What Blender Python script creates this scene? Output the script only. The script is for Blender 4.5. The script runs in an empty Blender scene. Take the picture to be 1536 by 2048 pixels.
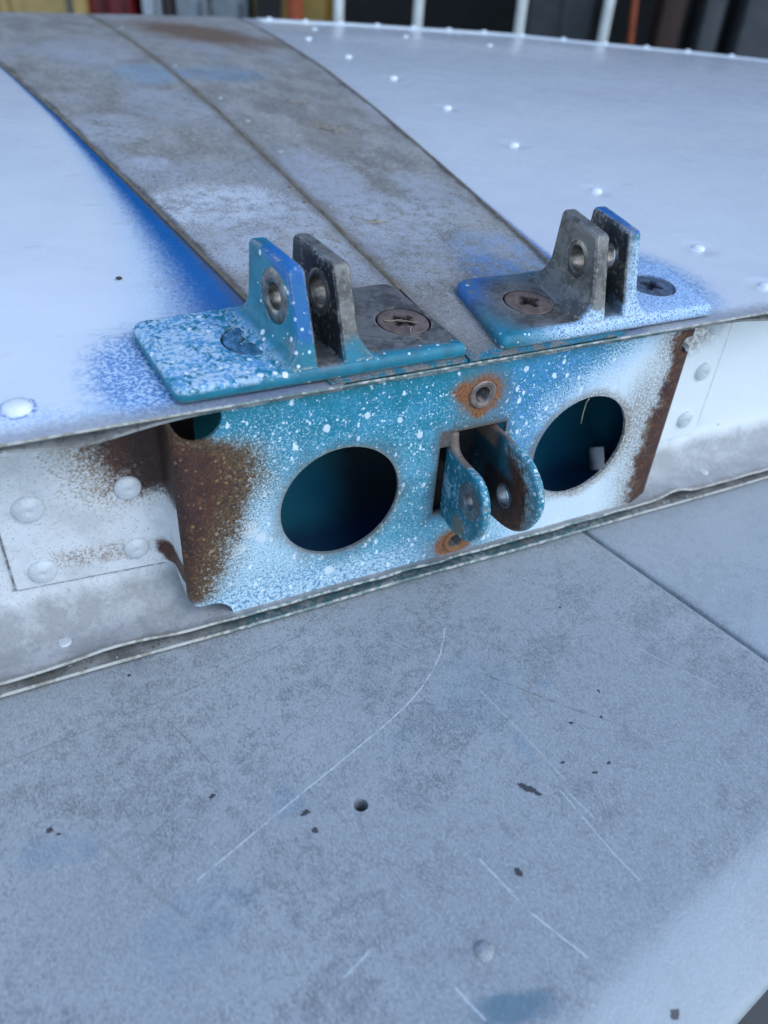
import bpy, bmesh, math, random
from mathutils import Vector, Matrix, noise as mnoise
R = math.radians
scn = bpy.context.scene
col = scn.collection

# ------------------------------------------------------------------ camera
yaw, pit, rol = 0.496088, 0.645580, 0.0745828
CAM = Vector((-0.0881056, -0.1934145, 0.1569615))
fw = Vector((math.sin(yaw)*math.cos(pit), math.cos(yaw)*math.cos(pit), -math.sin(pit)))
rt = Vector((math.cos(yaw), -math.sin(yaw), 0)); up = rt.cross(fw)
c_, s_ = math.cos(rol), math.sin(rol)
r2 = c_*rt + s_*up; u2 = -s_*rt + c_*up
cam_d = bpy.data.cameras.new('camera'); cam = bpy.data.objects.new('camera', cam_d); col.objects.link(cam)
M = Matrix((r2, u2, -fw)).transposed().to_4x4(); M.translation = CAM
cam.matrix_world = M
cam_d.sensor_fit = 'VERTICAL'; cam_d.sensor_height = 36.0; cam_d.lens = 36.0*1565.776/2048.0
cam_d.clip_start = 0.01; cam_d.clip_end = 200
cam_d.dof.use_dof = True; cam_d.dof.focus_distance = 0.262; cam_d.dof.aperture_fstop = 11.0
scn.camera = cam

# ------------------------------------------------------------------ sky, sun, exposure
world = bpy.data.worlds.new('World'); scn.world = world; world.use_nodes = True
wn = world.node_tree.nodes; wl = world.node_tree.links
bgn = wn['Background']; sky = wn.new('ShaderNodeTexSky'); sky.sky_type = 'NISHITA'; sky.sun_disc = False
SUN_EL, SUN_AZ = R(48), R(150)          # azimuth clockwise from +y : behind the camera, to its right
sky.sun_elevation = SUN_EL; sky.sun_rotation = SUN_AZ
sky.air_density = 1.0; sky.dust_density = 0.2; sky.ozone_density = 0.6
wl.new(sky.outputs[0], bgn.inputs[0]); bgn.inputs[1].default_value = 0.15
sl = bpy.data.lights.new('sun', 'SUN'); sl.energy = 0.5; sl.angle = R(35); sl.color = (1, 0.97, 0.86)
so = bpy.data.objects.new('sun', sl); col.objects.link(so)
sd = Vector((math.sin(SUN_AZ)*math.cos(SUN_EL), math.cos(SUN_AZ)*math.cos(SUN_EL), math.sin(SUN_EL)))
so.rotation_euler = sd.to_track_quat('Z', 'Y').to_euler(); so.location = sd*5
scn.view_settings.view_transform = 'Standard'; scn.view_settings.look = 'None'
scn.view_settings.gamma = 1.0; scn.view_settings.exposure = 1.08; scn.view_settings.use_curve_mapping = False
scn.render.engine = 'CYCLES'
scn.cycles.use_denoising = True
scn.cycles.max_bounces = 6

# ------------------------------------------------------------------ shader node helper
class S:
    """a shader socket with arithmetic"""
    def __init__(s, g, o): s.g, s.o = g, o
    def __add__(a, b): return a.g.m('ADD', a, b)
    __radd__ = __add__
    def __mul__(a, b): return a.g.m('MULTIPLY', a, b)
    __rmul__ = __mul__
    def __sub__(a, b): return a.g.m('SUBTRACT', a, b)
    def __rsub__(a, b): return a.g.m('SUBTRACT', b, a)
    def __truediv__(a, b): return a.g.m('DIVIDE', a, b)
class G:
    def __init__(g, name):
        g.mat = bpy.data.materials.new(name); g.mat.use_nodes = True
        g.nt = g.mat.node_tree; g.n = g.nt.nodes
        g.bs = g.n['Principled BSDF']
        tc = g.n.new('ShaderNodeTexCoord'); g.P = S(g, tc.outputs['Object'])
        sp = g.n.new('ShaderNodeSeparateXYZ'); g.nt.links.new(tc.outputs['Object'], sp.inputs[0])
        g.x, g.y, g.z = (S(g, o) for o in sp.outputs)
    def put(g, inp, v):
        if isinstance(v, S): g.nt.links.new(v.o, inp)
        elif isinstance(v, (tuple, list)) and len(v) == 3 and inp.type == 'RGBA': inp.default_value = (*v, 1)
        else: inp.default_value = v
    def m(g, op, a, b=None, c=None, clamp=False):
        n = g.n.new('ShaderNodeMath'); n.operation = op; n.use_clamp = clamp
        for i, v in enumerate((a, b, c)):
            if v is not None: g.put(n.inputs[i], v)
        return S(g, n.outputs[0])
    def v(g, op, a, b=None, scale=None):
        n = g.n.new('ShaderNodeVectorMath'); n.operation = op
        g.put(n.inputs[0], a)
        if b is not None: g.put(n.inputs[1], b)
        if scale is not None: g.put(n.inputs['Scale'], scale)
        return S(g, n.outputs['Value'] if op in ('LENGTH', 'DOT_PRODUCT', 'DISTANCE') else n.outputs[0])
    def ss(g, x, a, b):                       # smoothstep from a to b (a may exceed b)
        n = g.n.new('ShaderNodeMapRange'); n.interpolation_type = 'SMOOTHSTEP'; n.clamp = True
        if a > b: return 1.0 - g.ss(x, b, a)
        g.put(n.inputs[0], x); n.inputs[1].default_value = a; n.inputs[2].default_value = b
        n.inputs[3].default_value = 0; n.inputs[4].default_value = 1
        return S(g, n.outputs[0])
    def mx(g, a, b): return g.m('MAXIMUM', a, b)
    def mn(g, a, b): return g.m('MINIMUM', a, b)
    def cl(g, a): return g.m('ADD', a, 0.0, clamp=True)
    def noise(g, scale, detail=3, rough=0.55, dist=0.0, vec=None, color=False):
        n = g.n.new('ShaderNodeTexNoise'); n.inputs['Scale'].default_value = scale
        n.inputs['Detail'].default_value = detail; n.inputs['Roughness'].default_value = rough
        n.inputs['Distortion'].default_value = dist
        g.put(n.inputs['Vector'], vec or g.P)
        return S(g, n.outputs['Color' if color else 0])
    def warp(g, scale, amp, vec=None, detail=2):
        c = g.noise(scale, detail, color=True, vec=vec)
        return g.v('ADD', vec or g.P, g.v('SCALE', g.v('SUBTRACT', c, (.5, .5, .5)), scale=amp))
    def edges(g, radius):
        """1 on convex and concave edges of the mesh"""
        b = g.n.new('ShaderNodeBevel'); b.samples = 6; b.inputs['Radius'].default_value = radius
        q = g.n.new('ShaderNodeNewGeometry')
        d = g.v('DOT_PRODUCT', S(g, b.outputs[0]), S(g, q.outputs['True Normal']))
        return g.ss(d, .985, .90)
    def map(g, rot, scale, vec=None):
        n = g.n.new('ShaderNodeMapping'); n.inputs['Rotation'].default_value = rot; n.inputs['Scale'].default_value = scale
        g.put(n.inputs['Vector'], vec or g.P); return S(g, n.outputs[0])
    def stretch(g, sx, sy, sz, vec=None): return g.v('MULTIPLY', vec or g.P, (sx, sy, sz))
    def vor(g, scale, vec=None):
        n = g.n.new('ShaderNodeTexVoronoi'); n.inputs['Scale'].default_value = scale
        g.put(n.inputs['Vector'], vec or g.P)
        sp = g.n.new('ShaderNodeSeparateXYZ'); g.nt.links.new(n.outputs['Color'], sp.inputs[0])
        return S(g, n.outputs['Distance']), S(g, sp.outputs[0]), S(g, sp.outputs[1])
    def specks(g, scale, density, rmax=.45, pw=2.0, vec=None, soft=.08):
        d, a, b = g.vor(scale, vec)
        r = g.m('POWER', a, pw)*rmax
        on = g.m('LESS_THAN', b, density)
        return g.ss(r - d, -soft*.3, soft)*on
    def mix(g, f, a, b):
        n = g.n.new('ShaderNodeMix'); n.data_type = 'RGBA'; n.clamp_factor = True
        g.put(n.inputs[0], f); g.put(n.inputs[6], a); g.put(n.inputs[7], b)
        return S(g, n.outputs[2])
    def blob(g, ax, ay, cx, cy, rx, ry, ang=0, soft=.5, amp=0.0, nz=None):
        """1 inside an ellipse on two axes, fading over `soft`, its edge broken by noise nz"""
        dx, dy = ax - cx, ay - cy
        ca, sa = math.cos(ang), math.sin(ang)
        u = (dx*ca + dy*sa)*(1/rx); w = (dy*ca - dx*sa)*(1/ry)
        d = g.m('SQRT', u*u + w*w)
        if nz is not None: d = d + (nz - .5)*amp
        return g.ss(d, 1+soft/2, 1-soft/2)
    def seg(g, a, b, w, z=0.0, vec=None):
        """1 on the line from a to b (x, y), width w"""
        A = Vector((a[0], a[1], 0)); B = Vector((b[0], b[1], 0)); ba = B-A
        P = vec or g.v('MULTIPLY', g.P, (1, 1, 0))
        pa = g.v('SUBTRACT', P, tuple(A))
        h = g.m('MULTIPLY', g.v('DOT_PRODUCT', pa, tuple(ba)), 1/ba.length_squared, clamp=True)
        d = g.v('LENGTH', g.v('SUBTRACT', pa, g.v('SCALE', tuple(ba), scale=h)))
        if not hasattr(g, 'wob'): g.wob = .45 + g.noise(420, 2)*1.1
        return g.ss(d*g.wob, w, w*.3)
    def line(g, pts, w, vec=None):
        P = [Vector(p) for p in pts]; out = None; pts = []
        for i in range(len(P)-1):                 # rounded through its points
            a, b, c, d = P[max(i-1, 0)], P[i], P[i+1], P[min(i+2, len(P)-1)]
            for t in ((0, .5) if len(P) > 4 else (0,)): pts.append(.5*((2*b) + (c-a)*t + (2*a-5*b+4*c-d)*t*t + (3*b-a-3*c+d)*t**3))
        pts.append(P[-1])
        for a, b in zip(pts, pts[1:]):
            s = g.seg(a, b, w, vec=vec); out = s if out is None else g.mx(out, s)
        return out
    def bump(g, h, dist, strength=1.0, base=None):
        n = g.n.new('ShaderNodeBump'); n.inputs['Distance'].default_value = dist; n.inputs['Strength'].default_value = strength
        g.put(n.inputs['Height'], h)
        if base is not None: g.put(n.inputs['Normal'], base)
        return S(g, n.outputs[0])
    def done(g, color, rough=.5, metal=0.0, normal=None, spec=.5, coat=0.0):
        g.bs.inputs['Coat Roughness'].default_value = .10
        g.put(g.bs.inputs['Base Color'], color); g.put(g.bs.inputs['Roughness'], rough); g.put(g.bs.inputs['Metallic'], metal)
        g.put(g.bs.inputs['Specular IOR Level'], spec); g.put(g.bs.inputs['Coat Weight'], coat)
        if normal is not None: g.put(g.bs.inputs['Normal'], normal)
        return g.mat

TR = math.atan2(.186, .9825)            # the table stands turned by this angle to the fin
# ------------------------------------------------------------------ palette
TEAL = (.008, .19, .275); TEAL_D = (.004, .10, .14); BLUE = (.004, .115, .34); WHITE = (.74, .77, .79); PALEBLUE = (.23, .47, .74)
RUST = (.056, .022, .015); RUST_O = (.23, .095, .034); RUST_T = (.20, .12, .045); GRIME = (.055, .048, .04)
METAL = (.24, .235, .225)

def rusty(g, col_, mask, hi=.5):
    """rust with orange and tan flecks where mask is 1, broken at its edge"""
    n1 = g.noise(900, 4, .7); n2 = g.noise(260, 3, .6)
    r = g.mix(g.ss(n1, .44, .66), RUST, (.115, .044, .023))
    r = g.mix(g.ss(n2 + (n1-.5)*.6, .56, .72)*hi, r, RUST_O)
    r = g.mix(g.ss(g.noise(150, 3), .48, .64)*.65, r, (.026, .014, .014))
    return g.mix(mask, col_, r)

# ------------------------------------------------------------------ materials of the fin
xL = lambda y: -.0062 - .126*y
xR = lambda y: .1065 + .112*y

def mat_skin(side):
    g = G('white_skin_paint')
    n1 = g.noise(60, 4, .6); n2 = g.noise(700, 3, .6); n3 = g.noise(2600, 2, .6)
    c = g.mix(g.ss(n1, .35, .7)*.5, (.70, .74, .78), WHITE)
    c = g.mix(g.ss(g.noise(11, 3), .5, .75)*.35, c, (.60, .64, .71))
    if side == 'L':
        d = (-.0062 - g.y*.126) - g.x                      # distance left of the strip edge
        w = g.m('EXPONENT', (g.y - .05)*(-1/.10))*.030 + .0012
        q = d/w
        blue = g.ss(q + (n2-.5)*.5 + (n3-.5)*.6, 1.15, .35)
        c = g.mix(g.ss(q + (n2-.5)*.7 + (n3-.5)*.8, 1.9, .3)*.45, c, PALEBLUE)
        c = g.mix(blue, c, g.mix(g.ss(n3, .5, .8)*.5, BLUE, (.02, .16, .60)))
        c = g.mix(g.ss(q + (n2-.5)*.4, .22, .02)*.7, c, (.10, .10, .11))
        # chipped blue and white zone beside the hinge fitting
        z = g.blob(g.x, g.y, -.052, .018, .019, .026, soft=.7, amp=.6, nz=g.noise(300, 3))
        ch = g.ss(g.noise(900, 3, .6, vec=g.warp(400, .002)), .47, .56)
        c = g.mix(z*.85, c, g.mix(ch, (.02, .17, .46), (.46, .62, .78)))
        z2 = g.blob(g.x, g.y, -.09, .004, .028, .006, soft=.9, amp=.8, nz=g.noise(300, 3))
        c = g.mix(z2*ch*.45, c, PALEBLUE)
        rr = g.v('LENGTH', g.v('MULTIPLY', g.v('SUBTRACT', g.P, (-.0905, .0115, 0)), (1, 1, 0)))
        c = g.mix(g.ss(g.m('ABSOLUTE', rr - .0046) + (g.noise(500) - .5)*.003, .0009, .0002)*g.ss(n2, .4, .55)*.8, c, (.06, .2, .55))
    else:
        d = g.x - (.1065 + g.y*.112)
        w = g.m('EXPONENT', (g.y - .05)*(-1/.08))*.006 + .0009
        c = g.mix(g.ss(d/w + (n2-.5)*.6 + (n3-.5)*.5, 1.2, .4), c, BLUE)
        z = g.blob(g.x, g.y, .146, .03, .02, .028, soft=.8, amp=.5, nz=g.noise(300, 3))
        c = g.mix(z*g.ss(n2 + (n3-.5)*.6, .40, .56)*.9, c, (.05, .24, .56))
        c = g.mix(z*.3, c, PALEBLUE)
        for (y0, sx) in ((.33, .2), ):
            c = g.mix(g.ss(g.noise(7, 2, vec=g.stretch(.5, 1.5, 1)), .55, .7)*.25, c, (.62, .62, .72))
    dirt = g.ss(g.y + (n2-.5)*.006 + (n1-.5)*.006, .006, -.002)
    c = g.mix(dirt*.75, c, g.mix(n2, (.16, .15, .15), (.40, .41, .43)))
    c = g.mix(g.specks(150, .05, .12, 2, soft=.04), c, (.12, .10, .09))
    c = g.mix(g.ss(g.noise(90, 3, .6, vec=g.stretch(.5, 1.6, 1)), .64, .74)*.18, c, (.40, .33, .28))
    nb = g.bump(g.noise(28, 2), .0012, .35)
    if side == 'R':
        hh = None
        for (px_, py_) in ((.1936, .523), (.1898, .4307), (.1886, .3508), (.1858, .2696), (.1866, .1948), (.1886, .1223), (.1911, .0523), (.1922, .0144)):
            b = g.ss(g.v('LENGTH', g.v('MULTIPLY', g.v('SUBTRACT', g.P, (px_, py_, 0)), (1, 1, 0))), .010, .003)
            hh = b if hh is None else g.mx(hh, b)
        nb = g.bump(hh*-1.0, .0010, .45, nb)
    nb = g.bump(n2, .00006, .25, nb)
    return g.done(c, .22 + n1*.12, 0, nb, .5, .6)

def mat_strip():
    g = G('weathered_bare_metal')
    wv = g.warp(30, .03)
    n0 = g.noise(16, 5, .62, vec=g.stretch(1, .55, 1, wv)); n1 = g.noise(55, 5, .65, vec=g.stretch(1, .5, 1)); n2 = g.noise(420, 4, .65); n3 = g.noise(1700, 2, .6)
    c = g.mix(g.ss(n1, .35, .68), (.27, .245, .205), (.42, .39, .35))
    c = g.mix(g.ss(n0 + (n2-.5)*.35, .50, .66)*.6, c, (.38, .395, .43))
    c = g.mix(g.ss(n0 + (n1-.5)*.4, .48, .34)*.5, c, (.20, .186, .15))
    c = g.mix(g.ss(n2 + (n3-.5)*.9, .53, .70)*.7, c, (.115, .108, .095))
    c = g.mix(g.ss(n2 + (n3-.5)*1.0, .42, .26)*.7, c, (.50, .53, .59))
    nz = g.noise(140, 4, .65); nf = g.noise(1100, 3, .65)
    def spot(cx, cy, rx, ry, colr, k=1.0, ang=0, soft=.8, grain=True):
        nonlocal c
        b = g.blob(g.x, g.y, cx, cy, rx, ry, ang, soft, 1.1, nz)
        if grain: b = g.ss(b*.62 + (nf-.5)*2.0 + (nz-.5)*1.6, .42, .66)*g.ss(b, .02, .2)
        c = g.mix(b*k, c, colr)
    spot(.002, .138, .036, .028, (.64, .66, .69), .95); spot(.012, .085, .03, .03, (.52, .54, .57), .8); spot(.07, .11, .03, .03, (.52, .54, .58), .7)
    spot(.03, .12, .02, .02, (.54, .56, .60), .7); spot(-.02, .25, .02, .03, (.50, .52, .57), .55); spot(.06, .16, .02, .05, (.48, .50, .56), .6); spot(.10, .13, .015, .04, (.50, .53, .58), .55); spot(.02, .29, .03, .04, (.46, .49, .55), .5); spot(.0, .45, .04, .06, (.45, .47, .52), .5)
    spot(-.013, .194, .010, .012, (.55, .58, .64), .6)
    spot(-.004, .10, .02, .03, (.50, .53, .58), .6)
    spot(.055, .075, .03, .03, (.46, .49, .55), .5)
    spot(.095, .065, .02, .03, (.30, .42, .60), .6)
    spot(.085, .055, .014, .016, (.08, .22, .46), .55)
    spot(.027, .37, .028, .035, (.22, .38, .52), .6)
    spot(.073, .365, .03, .03, (.14, .28, .42), .55)
    spot(.105, .545, .036, .080, (.18, .105, .058), .95, .35, .9, False)
    spot(.089, .225, .016, .03, (.33, .29, .24), .7)
    spot(.045, .02, .02, .022, (.30, .28, .27), .6)
    # grime along both edges and the middle joint
    e = g.mn(g.x - (-.0062 - g.y*.126), (.1065 + g.y*.112) - g.x)
    c = g.mix(g.ss(e + (n1-.5)*.008 + (n2-.5)*.004, .0035, .0004)*.8, c, (.05, .045, .042))
    mj = g.m('ABSOLUTE', g.x - .0419)
    c = g.mix(g.ss(mj + (n1-.5)*.008 + (n2-.5)*.004, .0055, .0008)*.55, c, (.16, .125, .085))
    c = g.mix(g.ss(g.y + (n2-.5)*.01, .012, .0)*.55, c, (.12, .115, .11))
    tl = g.ss(g.y + (n2-.5)*.010 + (n3-.5)*.006, .004, .000)*g.ss(g.noise(230, 2), .45, .55)
    c = g.mix(tl*.9, c, TEAL)
    c = g.mix(g.ss(n3 + (nf-.5)*.8, .60, .74)*.6, c, (.09, .085, .075))
    c = g.mix(g.ss(n3 + (nf-.5)*.8, .40, .27)*.6, c, (.50, .52, .57))
    h = n2*.6 + n1
    return g.done(c, .62 - n1*.15, .25, g.bump(h, .0006, .5), .4)

def mat_fitting(which):
    g = G('fitting_paint')
    n1 = g.noise(120, 4, .6); n2 = g.noise(700, 3, .6); n3 = g.noise(2400, 2, .65)
    c = g.mix(g.ss(n1, .4, .65)*.6, TEAL, TEAL_D)
    wv = g.warp(900, .0006)
    if which == 'L':
        bare = g.ss(g.x + (n2-.5)*.003, -.004, -.002)*g.mx(g.ss(g.y + (n2-.5)*.004 + (n1-.5)*.006, .0005, .0045), g.ss(g.z + (n2-.5)*.004 + (n1-.5)*.003, .0565, .0595))
        inner = g.ss(g.x - g.y*-.15, -.0092, -.0083)
        bare = g.mx(bare, inner*g.ss(g.y, -.001, .001)*g.ss(g.x, .002, -.003))
        bl = g.ss(g.z + (n2-.5)*.004 + (g.y-.008)*-.30, .0735, .0750)*g.ss(g.x, -.004, -.0055)
        bl = g.mx(bl, g.ss(g.y - (g.z - .0505)*.286, .0016, .0010)*g.ss(g.z + (n1-.5)*.014 + (n2-.5)*.01, .056, .061)*g.ss(g.x, -.004, -.0055)*.85)
        white = g.blob(g.x, g.y, -.042, .02, .024, .036, soft=.8, amp=.7, nz=n1)
        ch = g.ss(g.noise(620, 4, .65, vec=g.stretch(1, .7, 1, g.warp(300, .003))) + (g.noise(130, 3)-.5)*.55 + g.ss(g.x, -.02, -.042)*.06, .43, .50)
        white = white*g.ss(g.z - g.y*.084, .0494, .0508)*g.ss(g.z - g.y*.084 + (n2-.5)*.003, .0545, .0525)
        c = g.mix(white*ch*g.ss(n3, .25, .4)*.95, c, g.mix(g.ss(n2 + (n1-.5)*.5, .40, .56), (.10, .31, .55), (.46, .60, .72)))
        c = g.mix(g.specks(420, .40, .5, 2.0, wv)*g.ss(g.x, .035, .0), c, WHITE)
        c = g.mix(bl, c, g.mix(g.ss(n3, .55, .8)*.5, BLUE, (.02, .16, .56)))
        bx0, bx1 = .0, 1.0
    else:
        X = g.x - g.y*.11; zt = g.z - g.y*.083
        bare = g.ss(g.z + (n2-.5)*.006 + (n1-.5)*.006, .054, .057)*g.mx(g.ss(X, .1035, .1025), g.ss(X + (n2-.5)*.0004, .1064, .1060)*g.ss(zt, .0776, .0772)*g.ss(g.y - g.z*.29, -.0144, -.0138))*g.ss(g.y + (n2-.5)*.003, -.001, .0015)
        b2 = g.blob(g.x, g.y, .086, .018, .026, .022, soft=.7, amp=.7, nz=n1)
        bare = g.mx(bare, b2*g.ss(g.y + (n2-.5)*.004, .001, .004)*g.ss(g.x, .1105, .109))
        bl = g.blob(g.x, g.y, .064, .036, .014, .016, soft=.8, amp=.6, nz=n1)
        bl = g.mx(bl, g.ss(g.x, .1112, .1118)*g.blob(g.x, g.y, .13, .02, .026, .03, soft=.5, amp=.6, nz=n1))
        bl = g.mx(bl, g.ss(X, .1035, .1045)*g.ss(zt + (n2-.5)*.003, .0764, .0770))
        c = g.mix(bl, c, BLUE)
        rim = g.mx(g.ss(g.y + (n2-.5)*.004, .006, .001)*g.ss(g.x + (n1-.5)*.02, .06, .085), g.ss(X, .1035, .1045)*g.ss(zt, .076, .074)*.8)
        c = g.mix(rim*g.ss(n3 + (g.noise(1300, 3)-.5)*.8, .36, .5), c, (.52, .66, .84))
        w2 = g.blob(g.x, g.y, .145, .012, .022, .022, soft=.9, amp=.4, nz=n1)
        c = g.mix(w2*g.ss(n3, .45, .58)*.8, c, (.40, .58, .78))
        c = g.mix(g.specks(520, .35, .45, 2.0, wv)*g.ss(g.y, .01, .0), c, WHITE)
    barec = g.mix(g.ss(n1 + (n2-.5)*.5, .35, .62), (.10, .095, .09), (.21, .20, .185))
    barec = g.mix(g.ss(n2 + (n3-.5)*.5, .6, .75)*.5, barec, (.30, .28, .25))
    if which == 'L':
        X2 = g.x + g.y*.15
        barec = g.mix(g.ss(g.m('ABSOLUTE', X2), .0006, .0003)*g.ss(n2 + (n1-.5)*.7, .66, .56)*.9, barec, (.028, .030, .038))
    else:
        barec = g.mix(g.ss(g.m('ABSOLUTE', X - .1057), .0006, .0003)*g.ss(n2 + (n1-.5)*.7, .66, .54)*.8, barec, (.040, .042, .050))
    c = g.mix(bare, c, barec)
    c = g.mix(g.specks(330, .10, .3, 2, wv)*(1.0 - bare), c, WHITE)
    c = g.mix(g.specks(650, .28, .42, 1.6, wv)*g.ss(g.y, .012, .004)*(1.0 - bare), c, (.56, .70, .80))
    ew = g.edges(.0013)*g.ss(n2 + (n1-.5)*.8, .44, .56)
    c = g.mix(ew*.85, c, g.mix(n3, (.24, .23, .21), (.46, .45, .42)))
    c = g.mix(g.ss(g.z + (n1-.5)*.002, .0485, .0475)*.5, c, GRIME)
    return g.done(c, .42 + n1*.2, bare*.55, g.bump(n2 + n1, .0004, .5), .5)

def mat_plate():
    g = G('channel_paint')
    n1 = g.noise(90, 4, .6); n2 = g.noise(520, 4, .62); n3 = g.noise(2300, 2, .65); n4 = g.noise(1200, 3, .6)
    wv = g.warp(700, .0009)
    c = g.mix(g.ss(n1, .38, .66), TEAL, (.014, .23, .36))
    c = g.mix(g.ss(g.noise(1000, 4, .7) + g.ss(g.z, .038, .01)*.14 + (n1-.5)*.3, .50, .68)*.55, c, (.20, .46, .58))
    c = g.mix(g.ss(g.z, .036, .0445)*.5, c, (.01, .19, .22))
    # blue tint and white overspray, thick to the right and along the lower left
    mid = g.blob(g.x, g.z, .082, .025, .026, .028, soft=1.3, amp=.5, nz=n1)
    c = g.mix(mid*g.ss(n2 + (n3-.5)*.5, .38, .60)*.75, c, (.07, .24, .56))
    hf = (n4-.5)*1.5 + (n3-.5)*1.9
    fade = (g.x - .060)*(1/.048) + g.ss(g.z, .005, -.03)*.40 - g.ss(g.z, .022, .044)*.55 + (n1-.5)*.35
    c = g.mix(g.ss(fade + hf, .38, .58), c, (.46, .62, .76))
    c = g.mix(g.ss(fade + hf*.8, .72, 1.0)*.9, c, (.68, .76, .80))
    low = g.blob(g.x, g.z, -.030, -.018, .030, .024, .25, 1.5, .4, n1) + g.blob(g.x, g.z, -.026, .020, .016, .022, 0, 1.6, .4, n1)*.45
    c = g.mix(g.ss(low*.66 + hf*1.25, .42, .60)*.95, c, (.52, .66, .75))
    bot = g.ss(g.z + (n1-.5)*.01, -.014, -.034)*g.ss(g.x, .085, .0)
    c = g.mix(g.ss(bot*.8 + hf*1.2, .48, .66)*.9, c, (.54, .68, .77))
    c = g.mix(bot*g.ss(g.noise(700, 3) + (n3-.5)*.5, .50, .58)*.75, c, (.015, .15, .36))
    c = g.mix(g.ss(hf + g.ss(g.z, .036, .0)*.25, .50, .66)*.8, c, (.46, .64, .74))
    # fine and coarse white spatter
    dens = (g.noise(55, 3, .6)-.5)*.9 + .30 + g.ss(g.z, .03, -.03)*.34 + g.ss(g.x, .02, -.02)*.1 - g.ss(g.z, .033, .042)*.26
    wr_ = g.warp(1500, .0010, g.map((0, .65, 0), (1.0, 1, .62)))
    c = g.mix(g.specks(1500, dens*1.1, .52, .9, wv, .2)*.8, c, (.50, .68, .80))
    c = g.mix(g.specks(900, dens*.9, .50, 1.2, wv, .15), c, (.60, .75, .83))
    c = g.mix(g.specks(520, dens*.8, .42, 1.6, wr_), c, (.70, .80, .85))
    c = g.mix(g.specks(300, dens*.5, .30, 2.6, g.warp(700, .0022, wr_)), c, (.72, .82, .86))
    for cx, cz, r in ((-.0321, -.0026, .0028), (-.0366, -.0096, .0022), (-.0285, -.0068, .0018), (-.004, -.029, .0017), (.0281, .0205, .0011), (.0674, .0385, .0010), (.02, .028, .0009), (-.006, .03, .0012), (.008, .032, .0010)):
        c = g.mix(g.blob(g.x, g.z, cx, cz, r, r*1.2, .4, .3, 1.6, n2), c, (.62, .72, .78))
    # grey soot and grime round the left opening
    rl = g.v('LENGTH', g.stretch(1, 0, 1)); rr = g.v('LENGTH', g.v('MULTIPLY', g.v('SUBTRACT', g.P, (.1, 0, 0)), (1, 0, 1)))
    c = g.mix(g.ss(rl + (n1-.5)*.012, .0285, .0215)*g.ss(n4 + (n3-.5)*.5, .36, .56)*.62, c, (.10, .115, .115))
    c = g.mix(g.ss(rl + (n2-.5)*.004, .0232, .0216)*.55, c, (.21, .17, .12))
    # rust
    wide = g.noise(45, 3, .6)
    band = g.ss(rr + (n2-.5)*.005 + (n1-.5)*.006, .0262, .0222)
    c = g.mix(band*g.ss(n4, .3, .6)*.8, c, (.19, .115, .05))
    slot = g.m('MAXIMUM', g.m('ABSOLUTE', g.x - .0495) - .0128, g.m('ABSOLUTE', g.z - .002) - .0172)
    c = g.mix(g.ss(slot + (n1-.5)*.006 + (n4-.5)*.003, .0055, .0)*.72, c, (.085, .10, .10))
    c = g.mix(g.ss(slot + (n4-.5)*.002, .0012, .0)*.8, c, (.10, .07, .05))
    bnd = g.x + g.m('ABSOLUTE', g.z - .016)*.42*g.ss(g.z, .03, .0) + g.ss(g.z, .026, .040)*.02
    rm = g.ss(bnd + (n1-.5)*.014 + (n2-.5)*.018 + (n4-.5)*.012, -.0265, -.0345)*g.ss(g.z + (n2-.5)*.004, -.0305, -.026)
    c = g.mix(g.ss(bnd + (n1-.5)*.014 + (n4-.5)*.030 + (n3-.5)*.026, -.0185, -.034)*g.ss(g.z, -.033, -.026)*.85, c, g.mix(n2, (.12, .085, .04), (.21, .16, .085)))
    keep = g.mx(g.specks(420, .75, .42, 1.5, wv), g.specks(900, .7, .45, 1.2, wv))*g.ss(bnd + (n1-.5)*.01, -.043, -.028)
    c2 = rusty(g, c, rm, .45)
    c2 = g.mix(rm*g.ss(bnd + (n1-.5)*.016 + (n2-.5)*.01, -.045, -.031)*.6, c2, g.mix(g.ss(n4 + (n3-.5)*.8, .42, .58), (.045, .032, .022), (.17, .12, .06)))
    c2 = g.mix(rm*g.ss(bnd + (n1-.5)*.012 + (n2-.5)*.008, -.044, -.050)*.7, c2, g.mix(g.ss(n4, .4, .6), (.026, .016, .017), (.085, .036, .026)))
    c2 = g.mix(rm*g.ss(g.noise(600, 3, .7) + g.ss(bnd, -.05, -.03)*.10, .60, .70)*.5, c2, (.20, .115, .05))
    c2 = g.mix(rm*g.specks(700, .35, .45, 1.3, wv), c2, (.24, .14, .06))
    c = g.mix(keep*rm*.9, c2, g.mix(g.ss(bnd, -.042, -.029), (.30, .20, .10), (.50, .50, .46)))
    d2 = g.x - .1290 + g.m('ABSOLUTE', g.z + .008)*-.10 + g.z*-.03 + g.ss(g.z, .02, .045)*.004
    rm2 = g.ss(d2 + (n1-.5)*.014 + (n2-.5)*.012, .000, .0055)
    halo = g.ss(d2 + (n1-.5)*.018 + (n4-.5)*.024 + (n3-.5)*.02, -.013, .004)
    br = g.blob(g.x, g.z, .125, .006, .009, .022, -.12, 1.4, .9, n2)
    c = g.mix(g.mx(halo, br)*g.ss(n4 + (n3-.5)*.7, .36, .58)*.85, c, g.mix(n2, (.13, .085, .04), (.24, .18, .10)))
    c = rusty(g, c, rm2, .75)
    c = g.mix(rm2*g.ss(g.noise(170, 4, .7), .50, .64)*.6, c, (.16, .10, .055))
    c = g.mix(rm2*g.specks(600, .3, .42, 1.5, wv)*.7, c, (.26, .16, .08))
    c = g.mix(g.ss(d2 + (n1-.5)*.010, .007, .010)*.6, c, (.060, .028, .026))
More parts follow.
